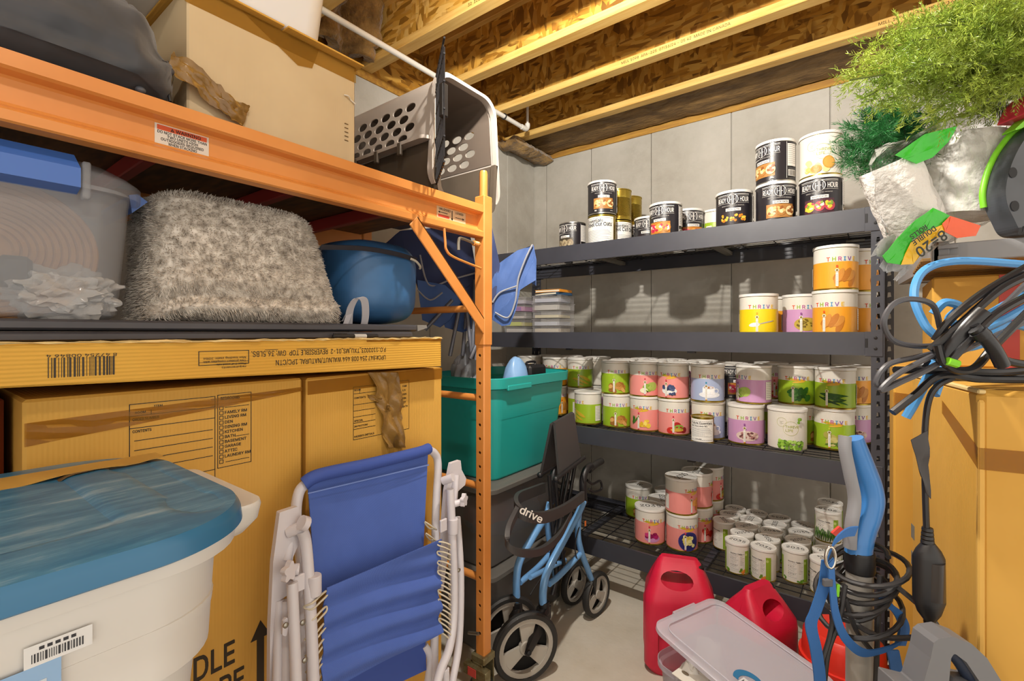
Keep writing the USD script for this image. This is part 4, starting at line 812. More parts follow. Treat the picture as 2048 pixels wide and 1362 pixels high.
for i, s in enumerate(('', 'FAMILY RM', 'LIVING RM', 'DEN', 'DINING RM', 'KITCHEN', 'BATH', 'BASEMENT', 'GARAGE', 'ATTIC', 'LAUNDRY RM', '')):
    z = 1.2290 - i * .0108; pr.add(extr(sbox(.446, z, .4525, z + .0068).buffer(.001) - sbox(.4468, z + .0008, .4517, z + .006).buffer(.0006), .0004), INKC, M)
    if s: wr(s, .4555, z + .0005, .0062)
    if s == 'BATH': bar(.476, .508, z + .0005, z + .0017)
    if i == 11: bar(.458, .508, z + .0005, z + .0017)
wr('HANDLE', .290, .655, .050, w=.187); wr('WITH CARE', .235, .585, .050, w=.262)
pr.add(extr(Polygon([(.525, .50), (.542, .50), (.542, .68), (.556, .68), (.5335, .722), (.511, .68), (.525, .68)]), .0004), INKC, M)
part('box_print', pr, PRINT, b1, world=True)
part('tape', quad([(-1.1490, .142, 1.245), (-1.1490, .636, 1.262), (-1.1490, .636, 1.252), (-1.1490, .142, 1.205)], .0006, 12, 4, lambda u, v: np.stack([.0012 * np.sin(v * 9 + u * 20), 0 * u, 0 * u], -1)), TAPE, b1, world=True)
b2 = thing('moving_box', 'tall brown moving box with peeling tape, right under the long carton', 'box', (-1.40, .89, 0))
part('box_body', cbox(-1.66, -1.152, .650, 1.13, 0, 1.283, .005), CARD, b2, 30, world=True)
pr = MB(); M = plane((-1.1517, 0, 0), (0, 1, 0), (0, 0, 1))
for z in (1.247, 1.228, 1.197, 1.180, 1.163, 1.146, 1.129): bar(.786, .86 if z < 1.24 else .93, z, z + t_)
bar(.786, .7874, 1.10, 1.248); bar(.807, .808, 1.228, 1.247); bar(.985, .9864, 1.10, 1.252); bar(.93, .986, 1.251, 1.2524); bar(.786, .986, 1.10, 1.1014)
wr('ROOM', .789, 1.236, .005); wr('CONTENTS', .789, 1.214, .005); wr('SPECIAL', .789, 1.150, .005); wr('INSTRUCTIONS', .789, 1.135, .0042); wr('PACKER\'S INITIALS', .789, 1.106, .005)
for i, s in enumerate(('FAM', 'LIV', 'DEN', 'DIN', 'KIT', 'BATH')): wr(s, .972 - .012, 1.232 - i * .0125, .0055)
part('box_print', pr, PRINT, b2, world=True)
part('tape', quad([(-1.1512, .652, 1.275), (-1.1512, 1.128, 1.283), (-1.1512, 1.128, 1.245), (-1.1512, .652, 1.24)], .0006), TAPE, b2, world=True)
def hang(px0, px1, y0, y1, X, seed):
    P = [atX(px0, y0, X), atX(px1, y0, X), atX(px1 + 10, y1, X), atX(px0 + 30, y1, X)]
    return quad(P, .0008, 14, 24, lambda u, v: (meshkit.fbm(np.stack([u * 5 + seed, v * 5, u * 0], -1), 3)[..., None] - .45) * np.array([.035, .012, .0]))
part('loose_tape', hang(742, 800, 745, 895, -1.142, 1), TAPED, b2, 40, world=True, label='brown packing tape peeling off and hanging down'); part('loose_tape', hang(735, 768, 790, 822, -1.146, 5), TAPED, b2, 40, world=True)
rb = thing('red_crate', 'dark red crate at the far left edge beside the checklist box', 'crate', (-1.45, -.09, 0)); part('crate_body', cbox(-1.75, -1.24, -.33, .128, 0, 1.284, .006), mat('dull_red', '6d2a1a', .5), rb, world=True); part('crate_cap', cbox(-1.76, -1.232, -.34, -.02, 1.0, 1.24, .02), BLACKP, rb, 40, world=True)

# clear tote with blue latch
CLEAR = milky('clear_tote_plastic', 'b9bcc2', .24, .22); BLUEP = mat('blue_latch_plastic', '3f66b0', .35)
ct = thing('clear_tote', 'clear plastic tote with a blue latch, full of odds and ends, on the scaffold', 'storage tote', (-1.39, .03, MZ))
part('tote_body', tub([(0, .36, .49, .05), (.01, .385, .52, .06), (.255, .42, .56, .075)], 8, .003), CLEAR, ct, 50)
part('lid', ap(loft([np.c_[rrect(.455 - a, .595 - a, .09), np.full(24, z)] for z, a in ((.243, .012), (.243, 0), (.270, 0), (.285, .03), (.300, .07), (.302, .12), (.299, .13))]), np.eye(4)), CLEAR, ct, 50)
part('latch', hullpts([(.205, y, z) for y in (-.28, .185) for z in (.232, .298)] + [(.238, y, z) for y in (-.28, .185) for z in (.240, .275)] + [(.215, y, .303) for y in (-.28, .18)]), BLUEP, ct)
part('latch_clip', cbox(.214, .236, .188, .200, .222, .29, .002), CLEAR, ct)
part('latch', hullpts([(x, y, z) for x in (-.1, .12) for y, z in ((.29, .232), (.318, .262), (.30, .275), (.285, .27))]), BLUEP, ct)
tx0, ty0 = -1.39, .03
st = thing('straw_hat', 'tan woven straw hat pressed against the inside of the clear tote', 'hat', (-1.235, .10, MZ + .008))
W_ = mat('straw', 'c08a50', .7, col2='a06c38', scale=6)
for k in range(11): part('braid', tube([(.004 * math.sin(a * 3) + .0, (.045 + .0115 * k) * math.cos(a) * .95, .115 + (.045 + .0115 * k) * math.sin(a) * .80) for a in np.linspace(0, 2 * math.pi, 40, endpoint=False)], .0062, 6, True), W_, st, 40)
part('crown', ap(lathe([(.045, 0), (.040, .02), (.001, .03)], 24), rot(-90, [0, 1, 0]), tr(0, 0, .115)), W_, st, 40)
cc = thing('cable_coil', 'black cable coiled inside the clear tote', 'cable', (-1.21, .06, MZ + .006))
part('cable', tube([(-.01 + .006 * math.sin(5 * a), .085 * math.cos(a) - .05, .085 + .078 * math.sin(a)) for a in np.linspace(0, 12, 70)], .0045, 6), BLACKP, cc, 40); part('plug', cbox(-.022, .01, .055, .10, .045, .105, .008), BLACKP, cc, 40)
pd = thing('paper_card', 'white printed card standing inside the clear tote', 'card', (-1.208, -.06, MZ + .06)); part('card_sheet', cbox(.006, .0075, -.03, .035, 0, .095, .0005), LABELW, pd); part('card_print', cbox(.0075, .0078, -.02, .02, .05, .055, .0001), mat('red_print', 'b84038', .5), pd)
bw = thing('bubble_wrap', 'crumpled clear wrap in the bottom corner of the clear tote', 'wrap', (-1.215, .20, MZ + .008)); part('wrap_sheet', blob((0, 0, .04), (.03, .075, .05), 4, 3, .55, 4.0), milky('clear_wrap', 'd8d8d8', .35, .12), bw, 30)
bk = thing('black_pouch', 'flat black pouch at the bottom of the clear tote', 'pouch', (-1.22, -.03, MZ + .008)); part('pouch_body', blob((0, 0, .018), (.035, .13, .018), 3, 8, .12), BLACKP, bk, True)

# grey fur throw
FUR = raw('grey_fur', {'g': ('geometry', {}), 'n': ('noise_texture', {'scale': 55.0, 'detail': 3.0}), 'r': ('rgb_ramp', {'ramp': [(.30, lin('968d82')), (.5, lin('c4bbb0')), (.68, lin('ded7cd'))]}), 'p': ('principled_bsdf', {'roughness': .7, 'specular_ior_level': .15})}, [('g.position', 'n.vector'), ('n.fac', 'r.fac'), ('r.color', 'p.base_color')], 'p.BSDF')
fb = thing('fur_throw', 'folded grey fluffy fur throw beside the clear tote on the scaffold', 'blanket', (-1.36, .55, MZ))
def throw_rings(n=60, m=64):
    out = []
    for i in range(n):
        s = i / (n - 1); z = MZ + .002 + s * .300
        y0 = .342 + .010 * math.sin(s * 3) + .02 * s ** 3; y1 = .812 - .085 * s
        r = rrect(.26, y1 - y0, .07, m // 4); q = np.c_[r[:, 0] - 1.345 - .02 * s, r[:, 1] + (y0 + y1) / 2, np.full(len(r), z)]
        cap = min(1, (1 - s) * 13) ** .5; c = q[:, :2].mean(0); q[:, :2] = c + (q[:, :2] - c) * (.72 + .28 * cap)
        f = meshkit.fbm(q * [5, 5, 6] + 2, 3, 12) - .5; lo = np.clip(1 - s * 2.0, 0, 1); fold = np.sin(q[:, 2] * 85 - q[:, 1] * 22 + 6 * f) * lo
        front = np.clip((q[:, 0] - c[0]) / .1, 0, 1); q[:, 0] += front * (.05 * f + .016 * fold); out.append(q)
    return loft(out)
tv, tf = throw_rings(); core = part('throw_cloth', (tv, tf), FUR, fb, True, world=True)
tm = trimesh.Trimesh(tv, tf, process=False); np.random.seed(5)
hp, hf = trimesh.sample.sample_surface(tm, 34000, seed=5)[:2]; hn = tm.face_normals[hf]; sel = (hn[:, 0] > -.2); hp, hn = hp[sel], hn[sel]
fl_ = np.stack([meshkit.fbm(hp * 14 + k * 11, 2, k) - .5 for k in range(3)], 1) * 1.6 + nrng.normal(0, .25, hp.shape) + [0, .1, -.45]
ln = nrng.uniform(.007, .013, (len(hp), 1)); p1 = hp + hn * ln * .5 + fl_ * ln * .18; p2 = hp + hn * ln * .8 + fl_ * ln * .62
p1[:, 2] = np.maximum(p1[:, 2], MZ + .001); p2[:, 2] = np.maximum(p2[:, 2], MZ + .001); pts_ = np.stack([hp - hn * .002, p1, p2], 1).reshape(-1, 3) - fb.M[:3, 3]
cv = UsdGeom.BasisCurves.Define(stage, fb.path + '/fur_pile'); cv.CreateTypeAttr('linear'); cv.CreatePointsAttr(Vt.Vec3fArray.FromNumpy(pts_.astype(np.float32))); cv.CreateCurveVertexCountsAttr(Vt.IntArray.FromNumpy(np.full(len(hp), 3, np.int32)))
cv.CreateWidthsAttr(Vt.FloatArray.FromNumpy(np.tile([.0016, .0013, .0004], len(hp)).astype(np.float32))); cv.SetWidthsInterpolation('vertex'); UsdShade.MaterialBindingAPI.Apply(cv.GetPrim()).Bind(FUR); info(cv.GetPrim(), kind='stuff')

# sleeping bag
NYL = mat('blue_nylon', '32608f', .45, col2='2b557f', scale=5, bump=.25, bscale=18, bdist=.006); NYLD = mat('navy_nylon', '2a3348', .55, col2='232b3e', scale=6); GRAYW = mat('grey_webbing', '8f8f96', .7)
sb = thing('sleeping_bag', 'plump blue stuffed sleeping bag with a grey zip beside the fur throw', 'sleeping bag', (-1.36, .96, MZ))
def pillow(y0, y1, xc, rx, z0, h, n=40, m=48, seed=0, pw=.62):
    out = []
    for i in range(n):
        s = -1 + 2 * i / (n - 1); k = max(1e-3, 1 - abs(s) ** 3.2) ** .45; a = np.linspace(0, 2 * np.pi, m, endpoint=False); ca, sa = np.cos(a), np.sin(a)
        q = np.stack([xc + rx * k * np.sign(ca) * np.abs(ca) ** pw, np.full(m, (y0 + y1) / 2 + s * (y1 - y0) / 2), z0 + h / 2 + h / 2 * (.55 + .45 * k) * np.sign(sa) * np.abs(sa) ** pw], 1)
        f = meshkit.fbm(q * [7, 6, 7] + seed, 3, seed) - .5; q[:, 0] += f * .03 * ca; q[:, 2] += f * .03 * np.maximum(sa, 0); out.append(q)
    return loft(out)
V_, F_ = pillow(.822, 1.125, -1.365, .165, MZ + .002, .275, seed=3)
m_ = mani((V_, F_)); part('bag_body', m_.trim_by_plane((-.35, .10, -1), -.35 * -1.2 + .1 * 1.0 - (MZ + .212)), NYL, sb, 50, world=True)
part('top_panel', m_.trim_by_plane((.35, -.10, 1), .35 * -1.2 - .1 * 1.0 + (MZ + .212)), NYLD, sb, 50, world=True)
zp = [(-1.203, .72, 1.634), (-1.197, .85, 1.648), (-1.196, .97, 1.648), (-1.202, 1.06, 1.640)]
part('zip', ribbon(spline(zp, 8), [.004, 0, .006], .003), mat('zip_dark', '22252e', .5), sb, world=True)
part('zip_pull', tube(spline([(-1.196, 1.03, 1.640), (-1.186, 1.045, 1.632), (-1.186, 1.062, 1.618), (-1.196, 1.07, 1.612)], 5), .004, 8), mat('pull_grey', 'a8a090', .4), sb, 40, world=True)
part('strap', ribbon(spline([atX(697, 655, -1.19), atX(700, 620, -1.185), atX(713, 597, -1.18), atX(728, 600, -1.178), atX(731, 630, -1.18), atX(727, 655, -1.185)], 6), [0, .012, .003], .002), GRAYW, sb, world=True)
part('strap', ribbon(spline([atX(690, 640, -1.2), atX(700, 622, -1.19), atX(690, 652, -1.18)], 6), [0, .010, .004], .002), GRAYW, sb, world=True)
# ------------------------------------------------------------------ foreground tote
WTOTE = mat('white_tote_plastic', 'd2cfca', .42, bump=.05, bscale=30); LIDB = raw('dusty_blue_lid', {'g': ('geometry', {}), 'mp': ('mapping', {'scale': (22, 4, 10), 'rotation': (0, 0, .35)}), 'n': ('noise_texture', {'scale': 1.6, 'detail': 7.0, 'roughness': .7}), 'r': ('rgb_ramp', {'ramp': [(.42, lin('2c6a92')), (.56, lin('4580a4')), (.80, lin('9db5c4'))]}), 'p': ('principled_bsdf', {'roughness': .34})},
    [('g.position', 'mp.vector'), ('mp.vector', 'n.vector'), ('n.fac', 'r.fac'), ('r.color', 'p.base_color')], 'p.BSDF')
LIDS = mat('blue_lid_skirt', '2d6a92', .3)
ft = thing('storage_tote', 'white storage tote with a dusty blue lid in the left foreground', 'storage tote', (-.855, -.07, .70))
LZ = .48    # lid top above the tote's base
part('tote_body', tub([(0, .34, .56, .05), (.01, .36, .58, .06), (.30, .40, .64, .08), (.305, .425, .665, .085), (.426, .435, .68, .09), (.430, .47, .72, .10), (.452, .475, .725, .10)], 10, .004), WTOTE, ft, 40)
part('rim_handle', ap(loft([np.c_[rrect(w, .075 + e, .03, 8), np.full(32, z)] for z, w, e in ((.400, .18, -.03), (.405, .24, -.005), (.425, .275, .015), (.446, .285, .02), (.452, .28, .018), (.453, .26, .01))]), tr(0, .365, 0)), WTOTE, ft, 40)
for k in range(2): part('rib_band', ap(loft([np.c_[rrect(.405 + .012 * k + d, .645 + .015 * k + d, .085, 10), np.full(40, .31 + .04 * k + z)] for z, d in ((0, 0), (.004, .012), (.016, .014), (.022, .002))]), np.eye(4)), WTOTE, ft, 40)
def lid_h(x, y):
    h = .0 * x
    sm = lambda t: np.clip(t, 0, 1) ** 2 * (3 - 2 * np.clip(t, 0, 1))
    dx, dy = np.abs(x), y
    inside = sm((.165 - dx) / .03) * sm((.245 - dy) / .07) * sm((dy + .30) / .05)
    h = h - .036 * inside
    for cx, cy in ((-.135, .315), (.135, .315)): h = h - .014 * np.exp(-(((x - cx) / .045) ** 2 + ((y - cy) / .022) ** 2) ** 2)
    h = h - .012 * np.exp(-(((x - .205) / .012) ** 2 + ((y + .05) / .09) ** 2) ** 2)
    return h
rim = rrect(.49, .735, .13, 24); NR = len(rim); lv, lf = [], []
for s in np.linspace(0.02, 1, 40):
    p = rim * s; lv.append(np.c_[p, LZ + lid_h(p[:, 0], p[:, 1]) - .004 * s ** 8])
edge = [np.c_[rim * k, np.full(NR, LZ - z)] for k, z in ((1.010, .010), (1.016, .016), (1.020, .030), (1.010, .032), (1.0, .027))]
part('lid', loft(lv, caps=True), LIDB, ft, 50); part('lid_skirt', loft([lv[-1]] + edge, caps=False), LIDS, ft, 50)
part('tape', slab(lambda u, v: np.stack([-.155 + (v - .5) * .05 + 0 * u, -.36 + u * .725, LZ + .0025 + lid_h(-.155 + (v - .5) * .05, -.36 + u * .725) * .2], -1), 40, 3, .0008), mat('glossy_tan_tape', 'b8924c', .18), ft, 40)
part('tape', slab(lambda u, v: np.stack([-.115 + (v - .5) * .018 + .05 * np.clip((u - .85) * 4, 0, 1) * -1, -.36 + u * .65, LZ + .002 + lid_h(-.115 + (v - .5) * .018, -.36 + u * .65)], -1), 60, 3, .0008), mat('dark_tape', '5a4630', .25), ft, 40)
s_ = MB(); M = plane((.2198, .200, .400), (0, 1, 0), (-.0, 0, 1)) @ np.diag([.52, .6, 1, 1])
s_.add(rect(-.10, -.005, -.03, .004), 'dcdcdc', M); q = random.Random(8); x = -.09
while x < -.02: w = q.choice([.001, .002, .003]); s_.add(rect(x, x + w, -.024, -.010), '333338', M @ tr(0, 0, .0004)); x += w + .0022
for k in range(5): s_.add(rect(-.08 + k * .011, -.073 + k * .011, -.006, -.001), '333338', M @ tr(0, 0, .0004))
s_.add(rect(-.16, -.05, -.12, -.03), '8fb2d8', M); s_.add(rect(-.16, -.07, -.12, -.055), 'c8d2dc', M @ tr(0, 0, .0004)); s_.add(fdisc(-.10, -.09, .03, .04), 'a8a09c', M @ tr(0, 0, .0008))
part('paper_label', s_, PRINT, ft)
bs = thing('cardboard_box', 'plain cardboard box on the floor under the blue-lidded foreground tote', 'box', (-.855, -.07, 0)); part('box_body', cbox(-.21, .21, -.36, .33, 0, .40, .004), CARD, bs); part('lid_flaps', cbox(-.212, .212, -.362, .332, .40, .698, .004), CARD, bs)

# ------------------------------------------------------------------ folded blue recliner
SLING = raw('blue_sling', {'g': ('geometry', {}), 'm': ('mapping', {'scale': (1, 800, 800), 'rotation': (.6, 0, 0)}), 'c': ('checker_texture', {'scale': 1.0, 'color1': lin('455fae'), 'color2': lin('5672c0')}), 'n': ('noise_texture', {'scale': 9.0, 'detail': 3.0}), 'r': ('rgb_ramp', {'ramp': [(.3, (.86, .86, .86)), (.7, (1, 1, 1))]}), 'x': ('mix_color', {'blend_type': 'multiply', 'fac': 1.0}), 'p': ('principled_bsdf', {'roughness': .7, 'specular_ior_level': .3})},
    [('g.position', 'm.vector'), ('m.vector', 'c.vector'), ('g.position', 'n.vector'), ('n.fac', 'r.fac'), ('c.color', 'x.a'), ('r.color', 'x.b'), ('x.result', 'p.base_color')], 'p.BSDF')
SLINGE = mat('sling_hem', '3650a0', .7); WFR = mat('white_tube_paint', 'cfccd2', .3); LACE = mat('bungee_cord', 'c9c0aa', .6); WPL = mat('white_chair_plastic', 'd0ccd2', .4)
rc = thing('recliner_chair', 'folded white-framed lounge chair with blue laced fabric leaning on the moving boxes', 'chair', (-1.0, .75, 0))
pX = lambda px, py, X: atX(px, py, X)
# back panel and its hem
bp = [pX(614, 952, -1.080), pX(856, 896, -1.080), pX(846, 1110, -1.050), pX(632, 1190, -1.050)]
part('back_sling', quad(bp, .0025, 14, 14, lambda u, v: (.006 * np.sin(u * 3.1) * np.sin(v * 3))[..., None] * np.array([-1, 0, 0])), SLING, rc, 40, world=True)
part('hem_sleeve', tube(spline([pX(608, 968, -1.078), pX(640, 950, -1.070), pX(740, 928, -1.068), pX(835, 905, -1.070), pX(857, 897, -1.074)], 8), .0165, 12), SLINGE, rc, 40, world=True)
sl = [pX(614, 985, -1.066), pX(856, 928, -1.066), pX(856, 930.5, -1.066), pX(614, 987.5, -1.066)]
part('stitching', quad([a + [.004, 0, 0] for a in map(np.array, sl)], .0008), mat('stitch_blue', '6d86c8', .7), rc, world=True)
# tubes
T = lambda P, r, X=None: tube(spline([pX(*p) for p in P], 8), r, 12)
part('back_frame', T([(600, 1362 + 60, -1.00), (604, 1150, -1.045), (592, 1040, -1.075), (598, 985, -1.085), (615, 966, -1.085)], .0125), WFR, rc, 40, world=True)
part('back_frame', T([(850, 900, -1.082), (868, 906, -1.085), (876, 935, -1.082), (871, 1050, -1.06), (868, 1362 + 40, -1.00)], .0125), WFR, rc, 40, world=True)
part('seat_frame', T([(603, 1060, -1.00), (612, 1090, -1.0), (620, 1200, -.985), (627, 1362, -.965), (628, 1440, -.95)], .0125), WFR, rc, 40, world=True)
part('seat_frame', T([(900, 978, -1.01), (905, 1080, -1.0), (908, 1210, -.985), (900, 1290, -.97), (880, 1345, -.965), (860, 1420, -.95)], .0125), WFR, rc, 40, world=True)
part('front_leg', T([(584, 1165, -.985), (588, 1250, -.975), (592, 1362, -.96), (594, 1450, -.95)], .0115), WFR, rc, 40, world=True)
part('front_leg', T([(914, 1035, -1.015), (921, 1150, -1.0), (918, 1280, -.985), (905, 1360, -.97), (890, 1440, -.96)], .0115), WFR, rc, 40, world=True)
part('rear_leg', T([(558, 1200, -1.02), (556, 1300, -1.01), (552, 1460, -.99)], .010), WFR, rc, 40, world=True); part('rear_leg', T([(572, 1200, -1.01), (572, 1300, -1.0), (570, 1460, -.98)], .009), WFR, rc, 40, world=True)
part('foot_frame', T([(848, 1290, -1.03), (860, 1320, -1.02), (850, 1400, -1.01)], .011), WFR, rc, 40, world=True)
# seat panel with folds
sp = [pX(648, 1172, -1.000), pX(877, 1076, -1.000), pX(882, 1262, -.985), pX(642, 1395, -.965)]
def folds(u, v): return ((.010 * np.sin(v * 24 - u * 3.0 + .5 * np.sin(u * 5)) * np.clip(v * 3, 0, 1) * (.5 + .5 * u) + .012 * np.exp(-(v / .12) ** 2)))[..., None] * np.array([1, 0, 0])
part('seat_sling', quad(sp, .0025, 24, 60, folds), SLING, rc, 40, world=True)
part('seat_sling', quad([pX(640, 1362, -1.02), pX(850, 1270, -1.03), pX(852, 1340, -1.02), pX(640, 1440, -1.0)], .0025, 8, 8), SLINGE, rc, 40, world=True)
for side, n, (ax, ay), (bx, by), tube0, tube1 in ((-1, 7, (652, 1185), (646, 1372), (622, 1180), (629, 1375)), (1, 10, (874, 1086), (878, 1258), (898, 1082), (899, 1262))):
    for k in range(n):
        f = k / (n - 1); a = np.array(pX(ax + (bx - ax) * f, ay + (by - ay) * f, -.992)); c = np.array(pX(tube0[0] + (tube1[0] - tube0[0]) * f, tube0[1] + (tube1[1] - tube0[1]) * f + (26 if side < 0 else 8), -.975))
        part('bungee_lace', tube(spline([a + [.002, 0, .004], (a + c) / 2 + [.006, 0, .006], c + [.006, 0, .002], c + [-.012, side * .010, -.008], c + [.004, 0, -.012], (a + c) / 2 + [.006, 0, -.008], a + [.004, 0, -.005]], 4, True), .0024, 6, True), LACE, rc, 40, world=True)
for k, (x, y) in enumerate(((848, 1045), (850, 1068))): a = np.array(pX(x, y, -1.045)); c = np.array(pX(868, y + 12, -1.04)); part('bungee_lace', tube(spline([a + [.003, 0, .003], c + [.008, 0, 0], c + [-.01, .01, -.006], (a + c) / 2 + [0, 0, -.008]], 4, True), .0024, 6, True), LACE, rc, 40, world=True)
# armrests, knobs, clamps
def armrest(P, X, t): v = [np.array(pX(*p, X)) for p in P]; M = plane((X, 0, 0), (0, 1, 0), (0, 0, 1)); return ap(extr(Polygon([(q[1], q[2]) for q in v]).buffer(-.003).buffer(.003), t), M)
part('armrest', armrest([(553, 1022), (590, 1010), (596, 1040), (602, 1060), (580, 1110), (576, 1140), (578, 1180), (548, 1200), (545, 1362), (533, 1362), (534, 1250), (540, 1120)], -1.03, .014), WPL, rc, world=True)
part('armrest', armrest([(897, 925), (915, 919), (917, 938), (926, 955), (924, 968), (905, 985), (902, 1020), (890, 1100), (880, 1180), (876, 1180), (880, 1060), (886, 980)], -1.045, .014), WPL, rc, world=True)
for a, b, r in (((575, 1065, -1.02), (612, 1050, -.995), .0125), ((583, 1068, -1.03), (572, 1120, -1.02), .0115), ((602, 1045, -.99), (613, 1048, -.99), .016), ((886, 962, -1.03), (906, 955, -1.0), .0125), ((912, 950, -1.03), (908, 1000, -1.02), .011)):
    part('pivot_sleeve', rod(pX(*a), pX(*b), r, 14), WPL, rc, 40, world=True)
def star(px, py, X, r):
    a = np.linspace(0, 2 * np.pi, 48, endpoint=False); rr_ = r * (1 + .22 * np.cos(5 * a)); M = plane(pX(px, py, X), (-.35, .9, .2), (0, -.1, 1))
    return ap(extr(Polygon(np.stack([rr_ * np.cos(a), rr_ * np.sin(a)], 1)).buffer(.001), .012), M)
part('star_knob', star(573, 1142, -.985, .016), WPL, rc, 40, world=True); part('star_knob', star(924, 1000, -.99, .015), WPL, rc, 40, world=True)
part('knob_sleeve', rod(pX(576, 1140, -1.0), pX(598, 1138, -.99), .012, 14), WPL, rc, 40, world=True); part('knob_sleeve', rod(pX(902, 1010, -1.01), pX(922, 1004, -.995), .010, 14), WPL, rc, 40, world=True)
for P, X, w in ((((600, 1165), (628, 1170)), -.99, .020), (((888, 1050), (906, 1052)), -1.0, .020)):
    part('tube_clamp', ap(lathe([(.0145, -.022), (.016, -.020), (.016, .020), (.0145, .022)], 14), tr(*pX(*P[1], X if P[0][0] > 700 else -.984))), WPL, rc, 40, world=True); part('clamp_plate', cbox(-.004, .004, -.016, .010, -.018, .018, .002)[0] is None or ap(cbox(-.004, .004, -.016, .010, -.018, .018, .002), tr(*pX(*P[0], X))), WPL, rc, world=True)
for x, y, X in ((571, 1250, -.97), (605, 1245, -.98), (609, 1320, -.97), (917, 1140, -.985)): part('rivet', ap(lathe([(.006, 0), (.006, .003), (.003, .005)], 10), rot(90, [0, 1, 0]), tr(*pX(x, y, X))), ZINC, rc, 40, world=True)
part('hinge_plate', armrest([(563, 1240), (572, 1232), (576, 1245), (570, 1272), (562, 1268)], -.985, .006), WPL, rc, world=True)
# the bottom of the frame, on the floor
part('floor_bar', rod((-.955, .52, .012), (-.955, .98, .012), .012, 12), WFR, rc, 40, world=True)
for y, X, z1 in ((.545, -.955, .45), (.575, -.965, .45), (.955, -.96, .45)): part('lower_leg', rod((-.955, y, .012), (X, y, z1), .011, 12), WFR, rc, 40, world=True)

# ------------------------------------------------------------------ teal bin on grey totes
TEAL = mat('teal_plastic', '1f9a94', .4, bump=.04, bscale=40); TR = (-1.515, 1.875)
SMOKE = milky('smoky_tote_plastic', '8f8d8a', .30, .2, 'd8d6d4'); SMOKEL = mat('grey_tote_lid', '5e5c58', .4)
for k, (z, lab) in enumerate(((0, 'smoky grey tote on the floor at the bottom of the stack under the teal bin'), (.372, 'smoky grey tote right under the teal bin'))):
    s = thing('smoky_tote', lab, 'storage tote', (TR[0] - .01, TR[1], z))
    part('tote_body', tub([(0, .40, .60, .04), (.01, .42, .62, .05), (.325, .47, .67, .06), (.33, .49, .69, .06), (.345, .49, .69, .06)], 8, .003), SMOKE, s, 50)
    part('lid', loft([np.c_[rrect(.50 - a, .70 - a, .06, 8), np.full(32, h)] for h, a in ((.338, .0), (.355, 0), (.362, .02), (.364, .06), (.370, .07), (.3705, .10))]), SMOKEL, s, 50)
    c = thing('folded_cloth', ('blue', 'dark blue')[k] + ' folded cloth seen through the ' + ('lower', 'upper')[k] + ' smoky tote', 'cloth', (TR[0] - .01, TR[1], z + .006)); part('cloth_fold', blob((.03, .02, .12), (.15, .23, .105), 3, 3 + k, .2), mat(('deep_blue_cloth', 'steel_blue_cloth')[k], ('34587c', '3f78b8')[k], .8), c, True); part('cloth_fold', blob((.08, -.15, .20), (.11, .14, .075), 3, 13 + k, .25), mat(('red_cloth', 'maroon_cloth')[1 - k], ('7a3040', 'b03848')[k], .8), c, True)
tb = thing('teal_bin', 'open teal plastic storage bin stacked on the smoky totes', 'bin', (TR[0], TR[1], .744))
part('bin_body', tub([(0, .37, .53, .05), (.01, .385, .545, .06), (.27, .425, .59, .065), (.285, .440, .605, .07), (.405, .455, .625, .075), (.412, .50, .67, .09), (.455, .505, .675, .09), (.458, .50, .67, .09)], 10, .004), TEAL, tb, 40)
part('rim_notch', cbox(.244, .2545, -.24, -.06, .40, .425, .004), TEAL, tb)
gb = thing('plastic_bag', 'crumpled grey plastic bag poking out of the teal bin', 'bag', (-1.55, 1.71, .76)); part('bag_film', blob((0, 0, .30), (.11, .075, .27), 4, 6, .35, 2.5), mat('grey_film', '9a9ca2', .3, bump=.4, bscale=25, bdist=.01), gb, 40)
bl = thing('blue_ball', 'pale blue rounded toy in the teal bin beside the grey plastic bag', 'toy', (-1.40, 1.875, .76)); part('toy_body', blob((0, 0, .27), (.075, .085, .255), 3, 2, .06), mat('pale_blue_plastic', '7fa6d2', .35), bl, True)
bc = thing('black_case', 'small black case poking above the rim of the teal bin', 'case', (-1.40, 2.02, .76)); part('case_body', cbox(-.05, .05, -.09, .06, 0, .475, .012), BLACKP, bc, 30); part('case_handle', tube(spline([(0, -.05, .47), (0, -.05, .488), (0, .02, .488), (0, .02, .47)], 4), .006, 8), BLACKP, bc, 40)

# ------------------------------------------------------------------ two folded camp chairs
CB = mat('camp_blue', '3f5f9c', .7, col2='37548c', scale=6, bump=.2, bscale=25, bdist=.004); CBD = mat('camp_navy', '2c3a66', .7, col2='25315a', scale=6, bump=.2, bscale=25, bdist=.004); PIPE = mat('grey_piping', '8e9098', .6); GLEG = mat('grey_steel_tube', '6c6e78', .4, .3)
def cloth_poly(P, D, t=.006, wob=.02, seed=0):
    """draped panel: outline of (px, py) on a plane at distance D along the view, thick and rumpled"""
    poly = Polygon(P).buffer(0); pts = []
    m = trimesh.creation.extrude_polygon(poly, 1.0, engine='earcut'); m = m.subdivide_to_size(26) if hasattr(m, 'subdivide_to_size') else m
    v = np.array(m.vertices); w = np.array([atD(x, y, D) for x, y in v[:, :2]]); n = np.array([VX, VY, 0])
    off = (meshkit.fbm(np.c_[v[:, :2] / 45.0, v[:, 2] * 0] + seed, 3, seed) - .5) * wob * 4
    return trimesh.Trimesh(w + n * (off + (1 - v[:, 2]) * t)[:, None], np.array(m.faces), process=False)
def camp(label, panels, pipes, legs, loc):
    c = thing('camp_chair', label, 'chair', loc)
    for P, D, m, wob, sd in panels: part('seat_cloth', cloth_poly(P, D, .008, wob, sd), m, c, 40, world=True)
    for P in pipes: part('piping', tube(spline([atD(*p) for p in P], 6), .0045, 6), PIPE, c, 40, world=True)
    for P in legs: part('leg', rod(atD(*P[0]), atD(*P[1]), .0095, 10), GLEG, c, 40, world=True)
